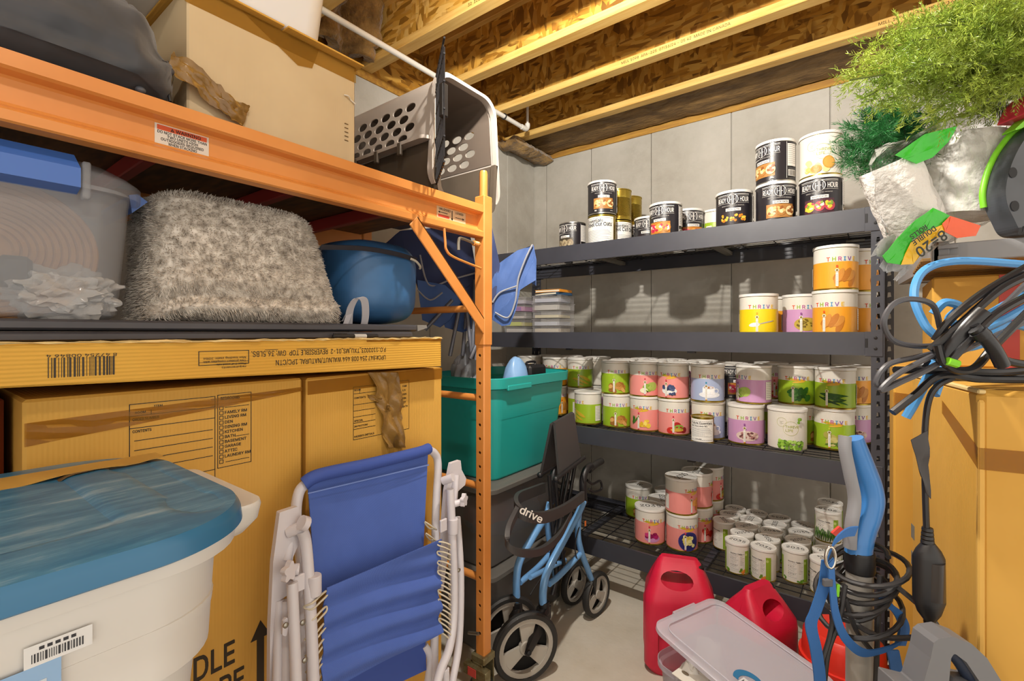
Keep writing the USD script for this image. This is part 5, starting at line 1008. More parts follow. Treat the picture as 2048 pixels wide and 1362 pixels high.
camp('folded blue camp chair with grey piping, right of the orange post', [([(984, 560), (1000, 525), (1035, 500), (1066, 490), (1070, 515), (1072, 560), (1052, 572), (1040, 580), (1032, 620), (1020, 650), (1004, 652), (985, 640)], 2.20, CB, .012, 2), ([(1044, 500), (1067, 489), (1073, 520), (1072, 572), (1055, 560), (1046, 540)], 2.24, CB, .01, 5), ([(958, 480), (984, 455), (1000, 530), (985, 640), (960, 630)], 2.20, CBD, .012, 8)],
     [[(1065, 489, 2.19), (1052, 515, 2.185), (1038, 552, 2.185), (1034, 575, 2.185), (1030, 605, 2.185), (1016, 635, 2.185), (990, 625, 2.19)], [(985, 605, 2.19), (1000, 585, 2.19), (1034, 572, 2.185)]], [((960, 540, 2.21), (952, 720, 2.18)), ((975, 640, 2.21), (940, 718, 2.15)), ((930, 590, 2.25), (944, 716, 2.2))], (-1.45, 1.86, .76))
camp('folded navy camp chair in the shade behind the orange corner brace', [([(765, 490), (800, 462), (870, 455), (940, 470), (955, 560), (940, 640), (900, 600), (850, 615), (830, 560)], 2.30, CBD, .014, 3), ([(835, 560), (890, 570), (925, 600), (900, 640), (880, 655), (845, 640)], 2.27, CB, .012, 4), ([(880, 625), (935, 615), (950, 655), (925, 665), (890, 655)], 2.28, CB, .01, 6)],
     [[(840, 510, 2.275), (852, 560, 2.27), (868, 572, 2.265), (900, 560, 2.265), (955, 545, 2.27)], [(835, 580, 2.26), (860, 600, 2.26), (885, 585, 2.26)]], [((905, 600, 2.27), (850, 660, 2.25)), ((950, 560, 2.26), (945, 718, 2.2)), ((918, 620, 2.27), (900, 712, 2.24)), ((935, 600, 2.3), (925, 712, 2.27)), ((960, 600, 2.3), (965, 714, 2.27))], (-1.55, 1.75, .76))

# ------------------------------------------------------------------ rollator
FRB = mat('metallic_blue', '70a4da', .25, .08); RUB = mat('black_rubber', '242322', .6); HUBG = mat('grey_hub', 'a8a298', .45); BKL = mat('black_leatherette', '393636', .5, bump=.2, bscale=40, bdist=.002)
rl = thing('rollator', 'folded blue walking frame on wheels with black seat and strap', 'walker', (-1.15, 1.83, 0))
def wheel(c, r, w, nrm, name):
    n = np.array(nrm, float); n /= np.linalg.norm(n); x = np.cross(n, [0, 0, 1.0]); x /= np.linalg.norm(x); M = np.eye(4); M[:3, 0], M[:3, 1], M[:3, 2], M[:3, 3] = x, np.cross(n, x), n, c
    W = sub(name, rl)
    part('tyre', ap(lathe([(r * .84, -w / 2), (r * .95, -w / 2), (r, -w * .25), (r, w * .25), (r * .95, w / 2), (r * .84, w / 2), (r * .82, 0), (r * .84, -w / 2)], 40), M), RUB, W, 40, world=True)
    rim = extr(Polygon(disc2(0, 0, r * .85, 40), [disc2(0, 0, r * .70, 40)]), w * .7)
    part('rim', ap(rim, M @ tr(0, 0, -w * .35)), HUBG, W, 40, world=True)
    for k in range(3):
        a = 2 * np.pi * k / 3 + .4; sp_ = Polygon([(r * .12 * math.cos(a - 1.2), r * .12 * math.sin(a - 1.2)), (r * .74 * math.cos(a - .30), r * .74 * math.sin(a - .30)), (r * .76 * math.cos(a), r * .76 * math.sin(a)), (r * .74 * math.cos(a + .42), r * .74 * math.sin(a + .42)), (r * .12 * math.cos(a + 1.2), r * .12 * math.sin(a + 1.2))])
        part('spoke', ap(extr(sp_, w * .4), M @ tr(0, 0, -w * .2)), HUBG, W, 40, world=True)
    part('hub', ap(lathe([(r * .18, -w * .4), (r * .2, -w * .3), (r * .2, w * .3), (r * .18, w * .4)], 20), M), HUBG, W, 40, world=True)
wheel((-1.107, 1.548, .141), .140, .032, (.85, -.52, 0), 'front_wheel'); wheel((-1.235, 1.60, .141), .140, .032, (.85, -.52, 0), 'front_wheel')
wheel((-1.090, 2.128, .106), .105, .032, (1, -.1, 0), 'rear_wheel'); wheel((-1.225, 2.15, .106), .105, .032, (1, -.1, 0), 'rear_wheel')
RT = lambda P, X, r: tube(spline([atX(a, b, X if len(p) == 2 else p[2]) for p in P for a, b in [p[:2]]], 8), r, 12)
XR, XF = -1.095, -1.215
part('side_frame', RT([(1088, 1225), (1086, 1185), (1096, 1140), (1130, 1075), (1155, 1030), (1168, 1000)], XR, .0165), FRB, rl, 40, world=True)
part('side_frame', RT([(1158, 1025), (1156, 1070), (1163, 1105), (1176, 1140), (1187, 1172)], XR, .0145), FRB, rl, 40, world=True)
part('side_frame', RT([(1098, 1168), (1120, 1150), (1160, 1108)], XR, .013), FRB, rl, 40, world=True)
part('side_frame', RT([(1034, 1212), (1033, 1160), (1040, 1120), (1065, 1075), (1092, 1030), (1100, 1005)], XF, .0165), FRB, rl, 40, world=True)
part('side_frame', RT([(1092, 1030), (1100, 1090), (1110, 1150)], XF, .0145), FRB, rl, 40, world=True); part('side_frame', RT([(1040, 1165), (1075, 1135), (1098, 1110)], XF, .013), FRB, rl, 40, world=True)
for X, px, c in ((XR, 1088, (-1.107, 1.548, .141)), (XF, 1034, (-1.235, 1.60, .141))):
    a = np.array(atX(px, 1212, X)); f = sub('caster_fork', rl)
    part('fork_leg', hullpts([a + d for d in np.array([(-.022, -.02, .0), (.022, -.02, 0), (.022, .02, 0), (-.022, .02, 0), (-.022, -.02, -.05), (.022, .02, -.05)])] + [np.array(c) + [.028, -.018, 0] + np.array(d) for d in ((0, 0, -.02), (.008, .022, 0), (-.006, -.022, 0), (0, 0, .02), (-.012, 0, 0))]), BLACKP, f, 30, world=True)
    part('fork_collar', ap(lathe([(.024, -.03), (.026, -.02), (.022, .02), (.018, .022)], 16), tr(*a)), BLACKP, f, 40, world=True)
    part('axle_bolt', ap(lathe([(.010, 0), (.010, .006), (.006, .009)], 12), plane(np.array(c) + [.030, -.020, 0], (.52, .85, 0), (0, 0, 1))), mat('dark_slot', '101014', .6), f, 40, world=True)
part('rear_fork', hullpts([np.array(atX(1184, 1165, XR)) + d for d in ((-.018, -.02, .02), (.018, -.02, .02), (.018, .02, .02), (-.018, .02, .02), (-.014, .0, -.05), (.014, .01, -.06), (0, .03, -.05))]), BLACKP, rl, 30, world=True)
for X, dx in ((XR, 0), (XF, -62)):
    part('handle_post', RT([(1168 + dx, 1005), (1166 + dx, 965), (1172 + dx, 940), (1182 + dx, 932)], X, .017), BLACKP, rl, 40, world=True)
    part('hand_grip', RT([(1178 + dx, 940), (1190 + dx, 930), (1203 + dx, 922)], X, .0165), RUB, rl, 40, world=True)
    part('brake_lever', RT([(1174 + dx, 960), (1185 + dx, 968), (1200 + dx, 962), (1203 + dx, 978), (1188 + dx, 984), (1178 + dx, 978)], X, .006), BLACKP, rl, 40, world=True)
def pad(P, X0, t):
    v = [np.array(atX(*p)) for p in P]; n = np.cross(v[1] - v[0], v[2] - v[0]); n /= np.linalg.norm(n); return hullpts([q + n * s for q in v for s in (-t / 2, t / 2)])
part('seat_pad', pad([(1108, 846, -1.15), (1146, 826, -1.15), (1160, 915, -1.10), (1118, 955, -1.10)], 0, .012), BKL, rl, 20, world=True); part('seat_pad', pad([(1102, 848, -1.16), (1140, 828, -1.16), (1118, 930, -1.22), (1082, 945, -1.22)], 0, .012), BKL, rl, 20, world=True)
part('seat_hinge', RT([(1106, 848), (1144, 827)], -1.155, .009), BKL, rl, 40, world=True)
for P, X, r in (([(1112, 958), (1168, 915)], -1.09, .010), ([(1080, 950), (1120, 925)], -1.22, .010)): part('seat_rail', RT(P, X, r), BLACKP, rl, 40, world=True); part('rail_cap', blob(atX(*P[0], X), (.014, .014, .014), 2, amp=0), BLACKP, rl, True, world=True)
for P, X in (([(1098, 950), (1112, 1150)], -1.16), ([(1130, 945), (1098, 1140)], -1.15), ([(1150, 930), (1132, 1035)], -1.13), ([(1110, 955), (1128, 1130)], -1.14), ([(1140, 935), (1118, 1060)], -1.12)): part('folding_strut', RT(P, X, .0085), BLACKP, rl, 40, world=True)
part('cross_tube', RT([(1060, 1155), (1130, 1120)], -1.16, .011), FRB, rl, 40, world=True); part('cross_tube', RT([(1105, 1190), (1128, 1100)], -1.17, .010), BLACKP, rl, 40, world=True)
for P in ([(1165, 950), (1170, 1010), (1150, 1100), (1180, 1165)], [(1105, 960), (1112, 1020), (1105, 1110), (1060, 1190)]): part('brake_cable', RT(P, -1.085 if P[0][0] > 1150 else -1.2, .0028), BLACKP, rl, 40, world=True)
up = spline([atX(1088, 975, -1.20), atX(1062, 985, -1.17), atX(1036, 997, -1.12), atX(1034, 1016, -1.07), atX(1055, 1032, -1.03), atX(1090, 1034, -1.02), atX(1130, 1018, -1.04), atX(1166, 992, -1.075)], 8)
part('back_strap', ribbon(up, [0, 0, .022], .016), BKL, rl, 30, world=True)
lo = spline([atX(1036, 1018, -1.06), atX(1017, 1060, -1.05), atX(1018, 1092, -1.03), atX(1045, 1106, -1.01), atX(1085, 1100, -1.01), atX(1118, 1070, -1.03), atX(1140, 1025, -1.05)], 8)
part('back_strap', ribbon(lo, [0, 0, .014], .018), BKL, rl, 30, world=True)
a, b = np.array(atX(1033, 1018, -1.045)), np.array(atX(1078, 1040, -1.012)); xd = b - a; nrm_ = np.cross(xd, [0, 0, 1.0]); nrm_ /= np.linalg.norm(nrm_)
mb = MB(); h = .026; mb.add(ap(text('drive', h, .0008, True), np.diag([np.linalg.norm(xd) / twidth('drive', h, True), 1, 1, 1])), 'e2ddd6', plane(a + nrm_ * .012 + [0, 0, -.008], xd, np.cross(nrm_, xd)))
part('strap_lettering', mb, PRINT, rl, world=True)
part('orange_tag', cbox(*np.array([(-.003, .003)]).ravel(), -.006, .006, -.012, .012, .001) if False else ap(cbox(-.0015, .0015, -.006, .006, -.012, .012, .0005), tr(*(np.array(atX(1165, 1045, XR)) + [.017, -.003, 0]))), mat('orange_tag', 'd8702c', .5), rl, world=True)

# ------------------------------------------------------------------ book boxes on the rack
for k, (px, z, w, cols, lab) in enumerate(((1107, 0, .19, ('c8bca4', 'bfc3cc', 'd2c8a0', 'c6c2ba', 'b8bccb'), 'right stack of shallow clear photo boxes on the second shelf'), (1045, 0, .16, ('c9c4bc', 'c2b84c', 'b8b0a8', 'c070a8', 'b8b2c0'), 'left stack of shallow clear photo boxes with purple and yellow cards inside'))):
    for i in range(5):
        x, y = pxY(px, 2.47 + k * .02); f = 'lowest second middle fourth topmost'.split()[i]
        c = thing('photo_box', f'{f} clear photo box in the ' + lab.replace('stack of shallow clear photo boxes', 'stack'), 'box', (x, y, Z[2] + i * .0465), 6 - 4 * (i % 2))
        part('box_shell', tub([(0, w - .012, .19, .008), (.004, w, .2, .01), (.038, w, .2, .01), (.040, w + .006, .206, .01), (.046, w + .006, .206, .01)], 4, .002, False), milky('clear_box_plastic', 'c6c4c6', .28, .2), c, 40)
        part('paper_pack', cbox(-w / 2 + .012, w / 2 - .02, -.088, .08, .0045, .034 - (i % 3) * .006, .002), mat('paper_' + cols[i], cols[i], .7), c)
        if cols[i] in ('c2b84c', 'c070a8'): part('bright_card', cbox(-w / 2 + .015, w / 2 - .03, -.0935, -.089, .006, .030, .0005), mat('card_' + cols[i], {'c2b84c': 'c8d02c', 'c070a8': '8a2ca8'}[cols[i]], .6), c)
x, y = pxY(1109, 2.47)
for i, (cv_, lab) in enumerate((('2c4a68', 'dark blue book lying on the right stack of photo boxes'), ('e0922c', 'orange-covered book on top of the dark blue book'))):
    bk_ = thing('book', lab, 'book', (x + .005, y - .02, Z[2] + 5 * .0465 + i * .017), -8 + i * 10); part('cover', cbox(-.085, .085, -.075, .075, 0, .003, .001), mat('book_' + cv_, cv_, .5), bk_); part('cover', cbox(-.085, .085, -.075, .075, .0135, .0165, .001), mat('book_' + cv_, cv_, .5), bk_); part('pages', cbox(-.083, .080, -.073, .073, .003, .0135, .0005), mat('page_block', 'd8d0bc', .8), bk_); part('spine', cbox(.082, .0855, -.075, .075, 0, .0165, .001), mat('book_' + cv_, cv_, .5), bk_)
# ------------------------------------------------------------------ fuel cans
REDP = mat('red_fuel_plastic', 'd01f42', .38, col2='c01838', scale=6, bump=.12, bscale=25, bdist=.003)
def fuel_can(label, loc, rz, w, d, h, ridge):
    c = thing('fuel_can', label, 'fuel can', loc, rz)
    W, D = w / 2, d / 2
    lvl = [(0, .86), (.03, 1.0), (h * .62, 1.0), (h * .70, .97)]
    o = [np.c_[rrect(w * k, d * k, .045, 8), np.full(32, z)] for z, k in lvl]
    top = [np.c_[rrect(w * .80, d * .62, .04, 8), np.full(32, h * .84)], np.c_[rrect(w * .62, d * .24, .025, 8), np.full(32, h * .96)], np.c_[rrect(w * .52, d * .16, .02, 8), np.full(32, h)]]
    b = mani(loft(o + top))
    hole = m3.Manifold.cylinder(d * 2, h * .070, h * .070, 20, True).scale([2.0, 1, 1]).rotate([90, 0, 0]).translate([-.01, 0, h * .84]) if ridge else m3.Manifold.cylinder(d * 2, h * .075, h * .075, 20, True).scale([1.9, 1, 1]).rotate([90, 0, 0]).translate([0, 0, h * .83])
    b = b - hole
    for sy in (-1, 1):
        b = b - mani(loft([np.c_[rrect(w * .55, d * .3, .02, 6), np.full(24, 0)] @ np.eye(3) for _ in (0,)] + [np.c_[rrect(w * .62, d * .3, .02, 6), np.full(24, h * .02)]])).translate([0, 0, -1])
        b = b - mani(cbox(-w * .30, w * .22, sy * D - .020, sy * D + .020, h * .10, h * .44, .018))
    b = b - mani(cbox(-W - .03, -W + .030, -D * .30, D * .30, h * .22, h * .56, .02))
    part('can_body', b, REDP, c, 40)
    part('moulded_seam', tube([(W * 1.0 * math.cos(0) if False else x, 0, z) for x, z in ((-W * .98, .04), (-W * 1.005, h * .2), (-W * 1.005, h * .6), (-W * .80, h * .83), (-W * .54, h * .985))], .004, 6), REDP, c, 40)
    part('spout_cap', ap(lathe([(.026, 0), (.027, .02), (.022, .026)], 16), tr(W * .52, 0, h * .90), ), mat('yellow_cap', 'c8a428', .4) if False else BLACKP, c, 40)
    return c
fuel_can('tall red plastic fuel can with a gripping hole, left of the clear bin', (-.650, 2.02, 0), 20, .28, .205, .455, True)
fuel_can('scuffed red plastic fuel can half behind the frosted bin lid', (-.365, 2.09, 0), 66, .26, .21, .40, False)
rj = thing('red_bucket', 'coral red plastic bucket behind the grey vacuum pole', 'bucket', (-.085, 2.065, 0)); CORAL = mat('coral_plastic', 'dc3426', .35)
part('bucket_body', lathe([(.095, 0), (.10, .005), (.125, .22), (.128, .235), (.122, .31), (.10, .335), (.002, .34)], 36), CORAL, rj, 40); part('bucket_rim', lathe([(.124, .215), (.136, .217), (.136, .240), (.124, .242)], 36), CORAL, rj, 40)
# clear bin with the lid propped on it
FROST = milky('frosted_bin_plastic', 'c4c1cc', .4, .3); FROSTL = milky('frosted_lid_plastic', 'd2cfdb', .5, .35)
cbn = thing('clear_bin', 'clear plastic bin with white odds and ends on the floor before the fuel cans', 'bin', (-.335, 1.60, 0), -20)
part('bin_body', tub([(0, .30, .28, .04), (.008, .32, .30, .05), (.325, .365, .335, .055), (.33, .385, .355, .06), (.348, .385, .355, .06)], 8, .003), FROST, cbn, 50)
A_, B_, C_ = np.array([-.520, 1.50, .438]), np.array([-.525, 1.865, .438]), np.array([-.128, 1.730, .362]); xd, yd = C_ - B_, B_ - A_; lx, ly = np.linalg.norm(xd), np.linalg.norm(yd); yd = yd - xd * (xd @ yd) / lx ** 2
ld = thing('bin_lid', 'frosted plastic lid lying askew over the clear bin', 'lid', tuple((A_ + C_) / 2)); Ml = plane((A_ + C_) / 2, xd, yd)
part('lid_panel', ap(loft([np.c_[rrect(lx - a, ly - a, .05, 8), np.full(32, z)] for z, a in ((-.014, .004), (-.014, 0), (-.002, 0), (.002, .01), (.002, .05), (-.006, .07), (-.006, .3))]), Ml), FROSTL, ld, 40, world=True)
part('lid_groove', ap(tube(np.c_[rrect(lx - .06, ly - .06, .04, 8), np.full(32, .003)], .0022, 5, True), Ml), FROSTL, ld, 40, world=True)
for sx in (-1, 1): part('lid_latch', ap(cbox(sx * lx / 2 - .006, sx * lx / 2 + .006, -.06, .06, -.03, .004, .003), Ml), FROSTL, ld, world=True)
mb = MB(); mb.add(extr(Polygon(disc2(.07, -.085, .042, 28), [disc2(.078, -.092, .031, 28)]).intersection(sbox(0, -.11, .12, 0)), .0008), '2f6f9c', Ml @ tr(0, 0, -.0055)); mb.add(rect(.055, .095, -.125, -.085, .0012), 'cfcfd2', Ml @ tr(0, 0, -.005)); 
for k in range(6): mb.add(rect(.06 + k * .005, .0625 + k * .005, -.12, -.095, .0006), '55555a', Ml @ tr(0, 0, -.0036))
part('round_sticker', mb, PRINT, ld, world=True)
for k, (dx, dy, s, lab) in enumerate(((-.12, -.10, (.05, .035, .05), 'white crumpled paper bag in the front corner of the clear bin'), (-.10, .06, (.06, .05, .05), 'white plastic cup part showing through the frosted lid'))):
    w = thing('white_wrapper', lab, 'wrapper', (-.335 + dx, 1.60 + dy, .012)); part('wrapper_body', blob((0, 0, .19), (s[0], s[1], .18), 3, k + 4, .22), mat('white_paper', 'd9d4cc', .6), w, 30)
en = thing('envelope', 'white card poking out of the clear bin under the lid', 'card', (-.43, 1.475, .3)); part('card_sheet', hullpts([np.array(p) + [0, 0, dz] for p in ((-.06, -.02, .055), (.02, -.045, .052), (.04, .03, .052), (-.04, .05, .055)) for dz in (0, .002)]), LABELW, en); part('card_window', ap(disc(-.012, .0, .012, .006), plane((-.015, 0, .0578), (1, -.3, 0), (.3, 1, 0))), mat('card_hole', '6a5c48', .6), en)
tm_ = thing('clear_tumbler', 'tall clear plastic tumbler standing behind the vacuum pole', 'tumbler', (-.055, 1.585, 0)); part('tumbler_body', tub([(0, .09, .09, .044), (.35, .11, .11, .054), (.40, .112, .112, .055)], 8, .003), milky('tumbler_plastic', 'd8c4c0', .35, .1), tm_, 50); part('pink_insert', cbox(-.035, .035, -.03, .03, .01, .32, .01), mat('pink_card', 'd08484', .6), tm_)

# ------------------------------------------------------------------ vacuums
VBL = mat('vacuum_blue', '3f7fc4', .28); VGR = mat('vacuum_grey', '8a8b90', .4); CORD = mat('dark_cord', '2b2a2c', .45)
D1 = 1.05
def face(P, D, t, back=0.0):
    """solid cut from a measured outline, facing the camera's side, standing at distance D"""
    v = [atD(x, y, D) for x, y in P]; o = np.array(v[0]); M = plane(o, (RX, RY, 0), (0, 0, 1)); Mi = np.linalg.inv(M); q = [(Mi @ np.append(p, 1))[:2] for p in v]
    return ap(extr(Polygon(q).buffer(.004).buffer(-.006).buffer(.002), t), M @ tr(0, 0, -t / 2 - back))
px0, py0 = atD(1719, 1200, D1)[:2]
v1 = thing('upright_vacuum', 'grey pole of an upright cleaner with a bent blue handle and wound cord', 'vacuum', (px0, py0, 0))
part('pole', lathe([(.020, .12), (.0255, .13), (.0255, .915), (.024, .92)], 24) if False else ap(lathe([(.020, .02), (.0265, .03), (.0255, .915), (.024, .92)], 24), tr(0, 0, 0)), mat('pole_grey', 'a09c95', .3), v1, 40)
hc = [(1716, 1108, .026, .026), (1720, 1080, .026, .025), (1728, 1055, .025, .024), (1738, 1030, .024, .024), (1744, 1000, .024, .022), (1740, 970, .023, .020), (1730, 940, .022, .018), (1718, 905, .020, .017), (1708, 876, .018, .016)]
P = np.array([atD(x, y, D1) for x, y, _, _ in hc]); Ps = spline(P, 5); rx_ = np.interp(np.linspace(0, 8, len(Ps)), range(9), [h[2] for h in hc])
part('handle', tube(Ps, rx_, 16, flat=1.0), VBL, v1, 40, world=True)
part('grip_inlay', tube(spline([atD(1690, 872, D1 - .012), atD(1690, 900, D1 - .014), atD(1700, 950, D1 - .016), atD(1709, 1000, D1 - .016), atD(1702, 1055, D1 - .016), atD(1700, 1095, D1 - .012)], 5), .010, 10, flat=1.3), VGR, v1, 40, world=True)
part('collar', lathe([(.0275, .872), (.029, .876), (.029, .912), (.0275, .918)], 24), BLACKP, v1, 40)
part('floor_head', hullpts([(x, y, z) for x, y in ((-.08, -.04), (.05, -.04), (.06, .14), (-.09, .14)) for z in (.004, .05)] + [(x, .05, .12) for x in (-.05, .05)]), VGR, v1, 20)
part('cord_hook', rod((0, 0, .80), (-.045, -.01, .803), .004, 8), ZINC, v1, 40)
base = np.array([px0, py0])
coil = []
for k, a in enumerate(np.linspace(0, 2 * np.pi * 6.6, 170)):
    s = k / 169; r = .050 + .026 * math.sin(s * 9) ** 2; z = .905 - .13 * s + .022 * math.sin(a + .6) * (1 + s); coil.append((px0 + r * math.cos(a) + .012 * math.sin(s * 7), py0 + r * math.sin(a) * .9, z))
part('wound_cord', tube(coil, .0055, 7), CORD, v1, 40, world=True)
part('wound_cord', tube(spline([(px0 + .06, py0 - .02, .87), (px0 + .115, py0 - .03, .83), (px0 + .12, py0 - .02, .79), (px0 + .03, py0 - .055, .77), (px0 - .05, py0 - .03, .80), (px0 - .055, py0 - .03, .85)], 8), .0055, 7), CORD, v1, 40, world=True)
for P in ([(1672, 1190), (1660, 1270), (1640, 1340), (1630, 1420)], [(1690, 1170), (1678, 1240), (1655, 1310), (1645, 1420)], [(1760, 1150), (1756, 1240), (1750, 1420)], [(1690, 1195), (1712, 1260), (1750, 1310)]): part('hanging_cord', tube(spline([atD(x, y, D1 - .04) for x, y in P], 8), .0052, 7), CORD, v1, 40, world=True)
lb = thing('dog_leash', 'blue webbing leash with a steel ring hung on the vacuum handle', 'leash', tuple(atD(1660, 1110, 1.0))); LBL = mat('leash_blue', '2f64a4', .65, bump=.3, bscale=300, bdist=.001)
rp = lambda P, D: spline([atD(x, y, D) for x, y in P], 8)
hw = np.array([RX, RY, 0]) 
part('strap', ribbon(rp([(1712, 1062), (1690, 1066), (1668, 1085), (1658, 1112)], 1.0), hw * .004 + np.array([0, 0, .010]), .004), LBL, lb, world=True)
part('strap', ribbon(rp([(1655, 1120), (1648, 1170), (1632, 1220), (1622, 1250), (1632, 1300), (1640, 1362), (1640, 1440)], 1.0), hw * .012, .004), LBL, lb, world=True)
part('strap', ribbon(rp([(1661, 1122), (1665, 1180), (1672, 1230), (1690, 1275), (1725, 1305), (1768, 1300), (1800, 1285)], .985), hw * .006 + np.array([0, 0, .007]), .004), LBL, lb, world=True)
part('strap', ribbon(rp([(1800, 1290), (1808, 1255), (1795, 1225), (1772, 1205), (1765, 1185)], 1.0), hw * .010, .006), LBL, lb, world=True)
part('strap', ribbon(rp([(1785, 1300), (1792, 1335), (1800, 1400)], 1.03), hw * .013, .004), LBL, lb, world=True)
part('steel_ring', tube([np.array(atD(1661, 1115, .985)) + hw * .010 * math.cos(a) + np.array([0, 0, .022 * math.sin(a)]) for a in np.linspace(0, 2 * np.pi, 24, endpoint=False)], .0032, 8, True), mat('bright_steel', 'c8c4bc', .2, .9), lb, 40, world=True)
part('slider', ap(cbox(-.010, .010, -.004, .004, -.008, .008, .002), plane(atD(1655, 1165, .985), (RX, RY, 0), (-RY, RX, 0))), mat('slider_grey', '55565c', .5), lb, world=True)
part('red_tab', face([(1662, 1066), (1678, 1052), (1692, 1062), (1680, 1078)], 1.03, .006), mat('red_tab', 'd84438', .5), lb, world=True)
part('green_clip', face([(1673, 1168), (1679, 1168), (1677, 1195), (1671, 1190)], .995, .004), mat('lime_plastic', '7fd02c', .4), lb, world=True)
D2 = .88; q0 = atD(1880, 1300, D2)
v2 = thing('grey_vacuum', 'grey arched handle of another vacuum cleaner at the bottom right edge', 'vacuum', (q0[0], q0[1], 0))
part('handle', face([(1822, 1362), (1840, 1300), (1846, 1270), (1856, 1262), (1884, 1258), (1920, 1272), (1950, 1300), (1978, 1345), (2000, 1400), (1962, 1400), (1935, 1345), (1910, 1308), (1886, 1290), (1880, 1300), (1876, 1345), (1872, 1362), (1900, 1350), (1960, 1362), (1960, 1480), (1770, 1480), (1775, 1350)], D2, .045), mat('vacuum_dark_grey', '6f7074', .45), v2, 30, world=True)
part('grip_inlay', tube(spline([atD(x, y, D2) for x, y in ((1886, 1292), (1910, 1310), (1936, 1348), (1965, 1400))], 6), .012, 10), mat('dark_blue_rubber', '2a3448', .5), v2, 40, world=True)
part('vacuum_body', lathe([(.055, .02), (.06, .03), (.055, .5), (.04, .66)], 24), mat('vacuum_dark_grey', '6f7074', .45), v2, 40); part('floor_head', cbox(-.06, .13, -.10, .06, 0.003, .06, .015), BLACKP, v2)

# ------------------------------------------------------------------ boxes on the right
cn = np.array([.169, 1.32]); fd = np.array([-.083, .414]); fd /= np.linalg.norm(fd); ang = math.degrees(math.atan2(-fd[0], fd[1])); BT = 1.285
b3 = thing('tall_box', 'tall yellowish cardboard box under the cords, its corner wrapped in brown tape', 'box', (*cn, 0), ang)
part('box_body', cbox(0, .46, 0, .42, 0, BT, .012), CARD, b3, 30)
part('tape', quad([(-.0012, .0, BT - .115), (-.0012, .19, BT - .045), (-.0012, .19, BT - .075), (-.0012, .0, BT - .158)], .0006), TAPE, b3); part('tape', quad([(.0, -.0012, BT - .115), (.46, -.0012, BT - .118), (.46, -.0012, BT - .165), (.0, -.0012, BT - .158)], .0006), TAPE, b3)
part('corner_wear', cbox(-.0015, .010, -.0015, .010, .3, BT - .02, .005), mat('worn_card', 'd4a650', .7), b3); part('worn_edge', cbox(-.0015, .012, .0, .40, BT - .008, BT + .001, .003), mat('torn_paper', 'd8bc80', .8), b3)
for z in (.83, .755): part('grey_label', cbox(-.0012, 0, .392, .418, z, z + .038, .0002), mat('grey_print', '77756c', .5), b3)
b4 = thing('tall_box', 'tall cardboard box behind the taped one, seen as a narrow strip beside the rack', 'box', (.05, 1.838, 0)); part('box_body', cbox(0, .5, 0, .40, 0, 1.30, .006), board('tan_card', 'c8953c', 'd4a248'), b4, 30); part('tape', quad([(.0, -.001, 1.22), (.12, -.001, 1.21), (.12, -.001, 1.16), (.0, -.001, 1.17)], .0006), TAPE, b4)
b5 = thing('shelf_box', 'tan cardboard box with a red edge under the grey wall shelf', 'box', (.34, 2.03, 1.3005)); part('box_body', cbox(-.20, .26, -.16, .18, 0, .262, .005), CARD, b5, 30); part('red_corner', cbox(-.06, -.02, -.1615, -.1605, 0, .26, .0003), mat('red_print', 'b84038', .5), b5); part('red_corner', cbox(.12, .2605, -.1615, -.1605, 0, .26, .0003), mat('red_print', 'b84038', .5), b5)

# grey shelf carrying the paper towels
SG = mat('shelf_grey', '88888a', .45); SZ = 1.575
gs = thing('grey_shelf', 'grey metal shelf with a slatted bottom above the cords at the right', 'shelf', (.13, 1.62, SZ))
part('front_rail', cbox(.134, .95, 1.585, 1.600, SZ, SZ + .045, .002), SG, gs, world=True); part('side_rail', hullpts([(x + (2.24 - 1.6) * 0 - (.055 * (y - 1.6) / .64), y, z) for x in (.130, .146) for y in (1.60, 2.24) for z in (SZ, SZ + .045)]), SG, gs, world=True)
br = MB()
for a in (cbox(.120, .150, 1.575, 1.588, SZ - .008, SZ + .050, .002), cbox(.118, .132, 1.575, 1.61, SZ - .008, SZ + .050, .002), cbox(.128, .165, 1.565, 1.577, SZ + .004, SZ + .014, .001), cbox(.128, .165, 1.565, 1.577, SZ + .030, SZ + .040, .001)): br.add(a)
part('corner_bracket', br, SG, gs, world=True)
for k in range(11): part('slat', cbox(.10 + .0, .95, 1.615 + k * .056, 1.655 + k * .056, SZ + .006, SZ + .016, .002), mat('wood_slat', '8a6a3c', .6), gs, world=True)
for x, y in ((.93, 1.60), (.93, 2.22)): part('post', cbox(x, x + .03, y, y + .03, 0, SZ + .045, .003), SG, gs, world=True)
part('back_rail', cbox(.08, .95, 2.225, 2.24, SZ, SZ + .045, .002), SG, gs, world=True); part('post', cbox(.63, .66, 2.20, 2.225, 0, SZ, .003), SG, gs, world=True)

# pack of paper towels
TOW = mat('paper_towel', 'd9d6d0', .85, bump=.8, bscale=70, bdist=.006); TF = raw('pack_film', {'t': ('transparent_bsdf', {'color': (.97, .97, .97)}), 'g': ('glossy_bsdf', {'color': (.9, .9, .9), 'roughness': .12}), 'n': ('noise_texture', {'scale': 22.0, 'detail': 4.0, 'distortion': 1.0}), 'b': ('bump', {'strength': .6, 'distance': .012}), 'ge': ('geometry', {}), 'f': ('fresnel', {'IOR': 1.6}), 'mm': ('math', {'math_type': 'multiply_add', 'value2': .42, 'value3': .0}), 'm': ('mix_closure', {})},
    [('ge.position', 'n.vector'), ('n.fac', 'b.height'), ('b.normal', 'g.normal'), ('b.normal', 'f.normal'), ('f.fac', 'mm.value1'), ('mm.value', 'm.fac'), ('t.BSDF', 'm.closure1'), ('g.BSDF', 'm.closure2')], 'm.closure')
pt = thing('paper_towel_pack', 'pack of white paper towels in clear film printed green and yellow', 'paper towels', tuple(atD(1850, 400, 1.12)))
